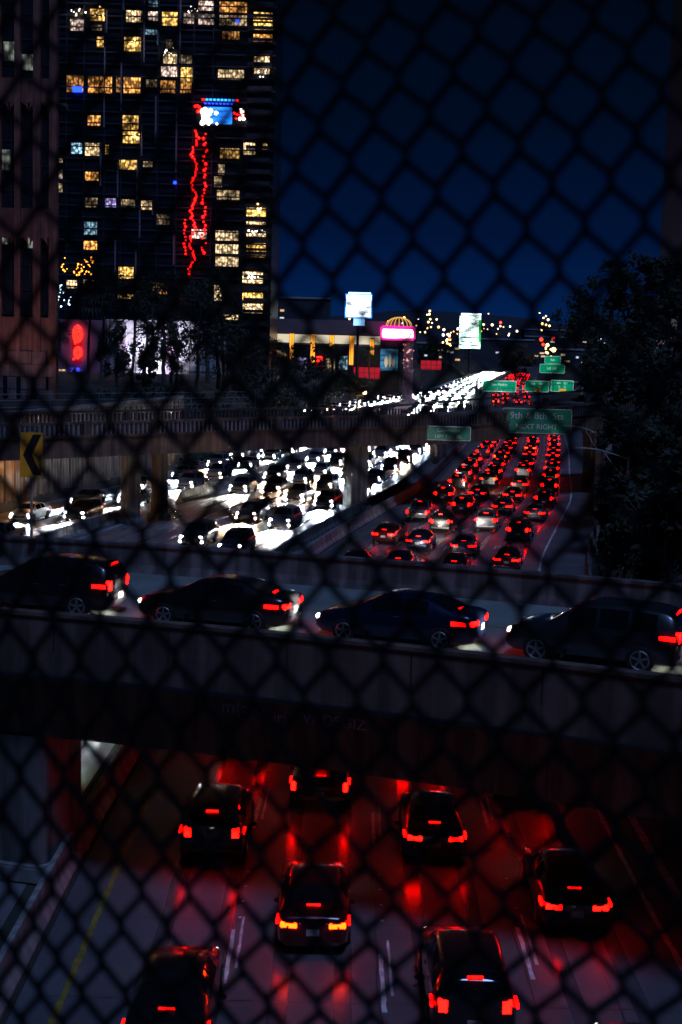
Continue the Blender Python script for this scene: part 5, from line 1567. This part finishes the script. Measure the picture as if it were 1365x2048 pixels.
T_LEFT = [  # px, crown centre py, crown half width px, crown half height px, depth, kind, label
    (118, 668, 26, 34, 210, 'palm', 'shaggy fan palm beside the granite building'),
    (186, 600, 40, 36, 235, 'palm', 'tall fan palm left of the red neon emblems'),
    (212, 585, 46, 40, 250, 'palm', 'tallest fan palm above the podium corner'),
    (272, 600, 34, 44, 240, 'palm', 'fan palm in the middle of the podium wall'),
    (236, 700, 32, 50, 225, 'tree', 'drooping tree with pale trunk at the podium corner'),
    (300, 640, 44, 66, 235, 'tree', 'dense dark eucalyptus left of the centre of the podium'),
    (335, 590, 46, 44, 245, 'tree', 'tall dark eucalyptus over the middle of the podium'),
    (352, 690, 36, 60, 230, 'tree', 'leaning eucalyptus before the bright floodlit wall'),
    (398, 660, 42, 70, 228, 'tree', 'broad dark tree right of the bright floodlit wall'),
    (446, 650, 46, 66, 232, 'tree', 'large dark tree below the right side of the tower'),
    (420, 590, 36, 44, 262, 'tree', 'far dark tree top against the lowest tower windows'),
    (478, 720, 44, 60, 226, 'tree', 'dark leaning tree at the right end of the podium'),
    (300, 735, 20, 34, 222, 'tree', 'small low tree beneath the dense eucalyptus'),
    (548, 705, 26, 30, 300, 'palm', 'fan palm at the left end of the shopping hall'),
    (600, 725, 40, 34, 300, 'tree', 'dark rounded tree before the first orange columns'),
    (664, 706, 18, 26, 290, 'palm', 'slim fan palm between the orange columns'),
    (530, 770, 60, 40, 260, 'tree', 'wide dark bush at the end of the bridge railing'),
    (632, 775, 46, 34, 270, 'tree', 'dark bush under the slim fan palm'),
    (740, 705, 13, 26, 395, 'palm', 'thin palm by the mast of the white billboard'),
    (705, 768, 34, 20, 330, 'tree', 'low dark bush behind the warm street lamp'),
    (575, 800, 70, 26, 220, 'tree', 'low spreading bush behind the bridge balusters'),
    (868, 715, 22, 34, 700, 'tree', 'far dark tree left of the tall billboard'),
    (1030, 720, 30, 26, 700, 'tree', 'far dark tree top right of the tall billboard')]
for i, (px, py, hw_, hh_, Y, kd, lab) in enumerate(T_LEFT):
    x, zc = PX(px, py, Y)
    rx = 1.2 * hw_ / 2844 * Y; rz = 1.12 * hh_ / 2844 * Y
    zb = 7.8 if Y < 290 and x < xl(Y) - 34 else (0 if Y > 500 else 3.0)
    if kd == 'palm':
        palm(x, Y, zb, zc - zb, lab, 40 + i, fr=max(1.2, rx * 1.0))
    else:
        tree(x, Y, zb, zc + rz - zb, rx, rz, lab, 60 + i, kind='eucalyptus_tree' if 'eucal' in lab else 'broadleaf_tree', n=2200, size=max(0.22, 0.0012 * Y), mi=i % 3, lean=0.03 * ((i % 3) - 1), ntr=2 if i % 2 else 1)
T_RIGHT = [
    (1180, 640, 70, 78, 160, 'tree', 'dark pointed tree standing left of the tall black trees'),
    (1290, 600, 80, 84, 120, 'tree', 'tall black tree reaching the right edge of the photo'),
    (1215, 555, 40, 44, 135, 'palm', 'dark fan palm rising among the black trees'),
    (1345, 570, 60, 60, 125, 'tree', 'brownish lit tree crown at the right edge'),
    (1235, 720, 80, 80, 118, 'tree', 'black tree behind the far end of the street bridge'),
    (1330, 730, 90, 90, 110, 'tree', 'black tree at the right end of the street bridge'),
    (1190, 755, 36, 30, 170, 'tree', 'bushy black tree beside the distant green signs'),
    (1255, 880, 60, 70, 104, 'tree', 'olive dark shrubby tree behind the two unlit lamps'),
    (1330, 900, 80, 90, 92, 'tree', 'black tree over the wooded slope at right'),
    (1245, 1030, 50, 90, 84, 'tree', 'black shrub mass at the foot of the slope near the lamps'),
    (1310, 1060, 70, 100, 74, 'tree', 'black shrub mass nearest the ramp at right'),
    (1365, 980, 60, 90, 70, 'tree', 'black tree cut off by the right edge above the ramp')]
for i, (px, py, hw_, hh_, Y, kd, lab) in enumerate(T_RIGHT):
    x, zc = PX(px, py, Y)
    rx = hw_ / 2844 * Y; rz = hh_ / 2844 * Y
    off = x - xl(Y)
    zb = max(0.0, min(8.6, (off - 18.5) * 0.6)) - 0.2
    if zc - rz * 0.6 < zb: zb = zc - rz
    if kd == 'palm': palm(x, Y, zb, zc - zb, lab, 90 + i, fr=rx)
    else: tree(x, Y, zb, zc + rz - zb, rx, rz, lab, 120 + i, n=2600, size=0.28, mi=2 if i % 2 else 0, ntr=1 + i % 2)
# ivy and scrub on the right slope and on the left bank
def scrub(name, label, rows, seed, n, size, mi):
    r = random.Random(seed); mb = MB()
    for k in range(n):
        y = r.uniform(*rows[0]); off = r.uniform(*rows[1])
        p, th = rp(y, off); z = hgt(off, y)
        q = Vector((p.x, p.y, z + abs(r.gauss(0, 0.35)) + 0.1))
        u = Vector((r.gauss(0, 1), r.gauss(0, 1), r.gauss(0, 0.6))).normalized(); v = u.orthogonal().normalized(); s = size * r.uniform(0.5, 1.5)
        mb.add([q - u * s, q + v * s * 0.5, q + u * s, q - v * s * 0.5], [(0, 1, 2, 3)])
    tag(mb.build(name, m_leaf[mi]), label, 'ground cover', kind='stuff')
scrub('ivy_ground_cover', 'dark ivy covering the slope right of the freeway', ((50, 150), (18.9, 36)), 1, 9000, 0.28, 2)
scrub('bank_scrub', 'dark scrub along the bank left of the far freeway', ((170, 330), (-46, -24)), 2, 7000, 0.4, 0)
# ------------------------------------------------------------------ dark tower block at the right edge
root = empty('dark_tower', (69.5, 262, 7.9), label='nearly black tower at the right edge with two tiny lit windows', cat='tower')
mb = MB(); mb.box((69.5, 270, 44), (18.4, 18, 86)); pw(mb, 'facade', m_tower, root)
mb = MB()
for k in range(26): mb.box((69.5, 260.85, 10 + k * 3.1), (18.2, 0.3, 0.5))
pw(mb, 'floor_slabs', m_slab, root)
for x0, z0 in ((61.2, 52.6), (61.9, 54.2)):
    lit_window(root, x0, x0 + 0.55, z0, z0 + 1.3, 260.8, 'y', 0.4, mull=False)
o = MB(); o.bbox((0, 0, 0), (3.6, 0.2, 1.3), rad(6), 0.1); o.bbox((-0.4, 0.0, -1.9), (2.6, 0.2, 0.9), 0, 0.1); o = o.build('lit_shop_sign', glow('sign_cool', (0.7, 0.85, 1.0), 1.1, False, 'screen')); o.location = (75.6, 420, 18.9)
tag(o, 'small cool white lit sign glimpsed among the black trees', 'illuminated sign')

# ------------------------------------------------------------------ the overpass under the camera and its chain-link fence
mb = MB(); mb.box((0, -6.0, 12.9), (60, 16.4, 1.0)); mb.box((0, 2.0, 13.5), (60, 0.36, 0.2))
tag(mb.build('overpass_deck', m_concd), kind='structure')
def fence():
    # the mesh sags and stretches: measured as slopes (x/y, z/y) at the lattice nodes of the fence plane
    C = [[1206.62, 193.73], [591.12, -51.96], [84.85, 815.44], [23.48, 7.19], [14.52, 59.6], [-23.61, 78.42], [7.06, -3.26], [-3.66, -11.01], [2.65, -30.31]]
    def poly(i, j):
        i /= 5; j /= 10
        B = (1, i, j, i * i, i * j, j * j, i * i * j, i * j * j, j ** 3)
        return Vector((sum(b * c[0] for b, c in zip(B, C)), sum(b * c[1] for b, c in zip(B, C))))
    def node(i, j):
        ic = min(4, max(-13, i)); jc = min(24, max(-3, j))
        p = poly(ic, jc)
        if i != ic: p = p + (poly(ic + 0.5, jc) - poly(ic - 0.5, jc)) * (i - ic)
        if j != jc: p = p + (poly(ic, jc + 0.5) - poly(ic, jc - 0.5)) * (j - jc)
        return p
    cr, sr = math.cos(rad(1.5)), math.sin(rad(1.5))
    cp, sp_ = math.cos(PITCH), math.sin(PITCH)
    def P(u, j, d=0.0):     # u in half cells, j in half rows
        q = node(u / 2, j)
        a, b = q.x - 682.5, q.y - 1024
        u0 = a * cr + b * sr; v0 = -a * sr + b * cr
        y_ = 2844 * cp - v0 * sp_; z_ = -2844 * sp_ - v0 * cp
        sx, sz = u0 / y_, z_ / y_
        y = 1.5 / (1 + 0.25 * sx)
        return Vector((sx * y, y + d, CAM_H + sz * y))
    root = empty('chain_link_fence', (0, 1.5, 13.4), label='dark out of focus chain-link fence close to the camera', cat='fence')
    m_w = mat('fence_wire_black', (0.003, 0.0035, 0.005), spec=0.1, rough=0.7, var=0.2, scale=40)
    mb = MB(); RW = 0.0045
    for u in range(-60, 40):
        pts = []
        for j in range(-22, 44):
            at_u = ((u + j) % 2 == 0)
            uu = u + (0.10 if at_u else 0.90); 
            d = (RW * 1.05) * (1 if at_u else -1)
            pts.append(P(uu - 0.10 if at_u else uu + 0.10, j - 0.14, d)); pts.append(P(uu - 0.10 if at_u else uu + 0.10, j + 0.14, d))
        mb.tube(pts, RW, 5, cap=False)
    pw(mb, 'wire_mesh', m_w, root, True)
    mb = MB(); mb.tube([P(-60, -22), P(0, -22), P(40, -22)], 0.02, 8); pw(mb, 'top_rail', m_w, root)
    for u in (-60, 40):
        mb = MB(); a = P(u, -22); b = P(u, 44); mb.tube([a, b], 0.025, 8); pw(mb, 'post', m_w, root)
fence()
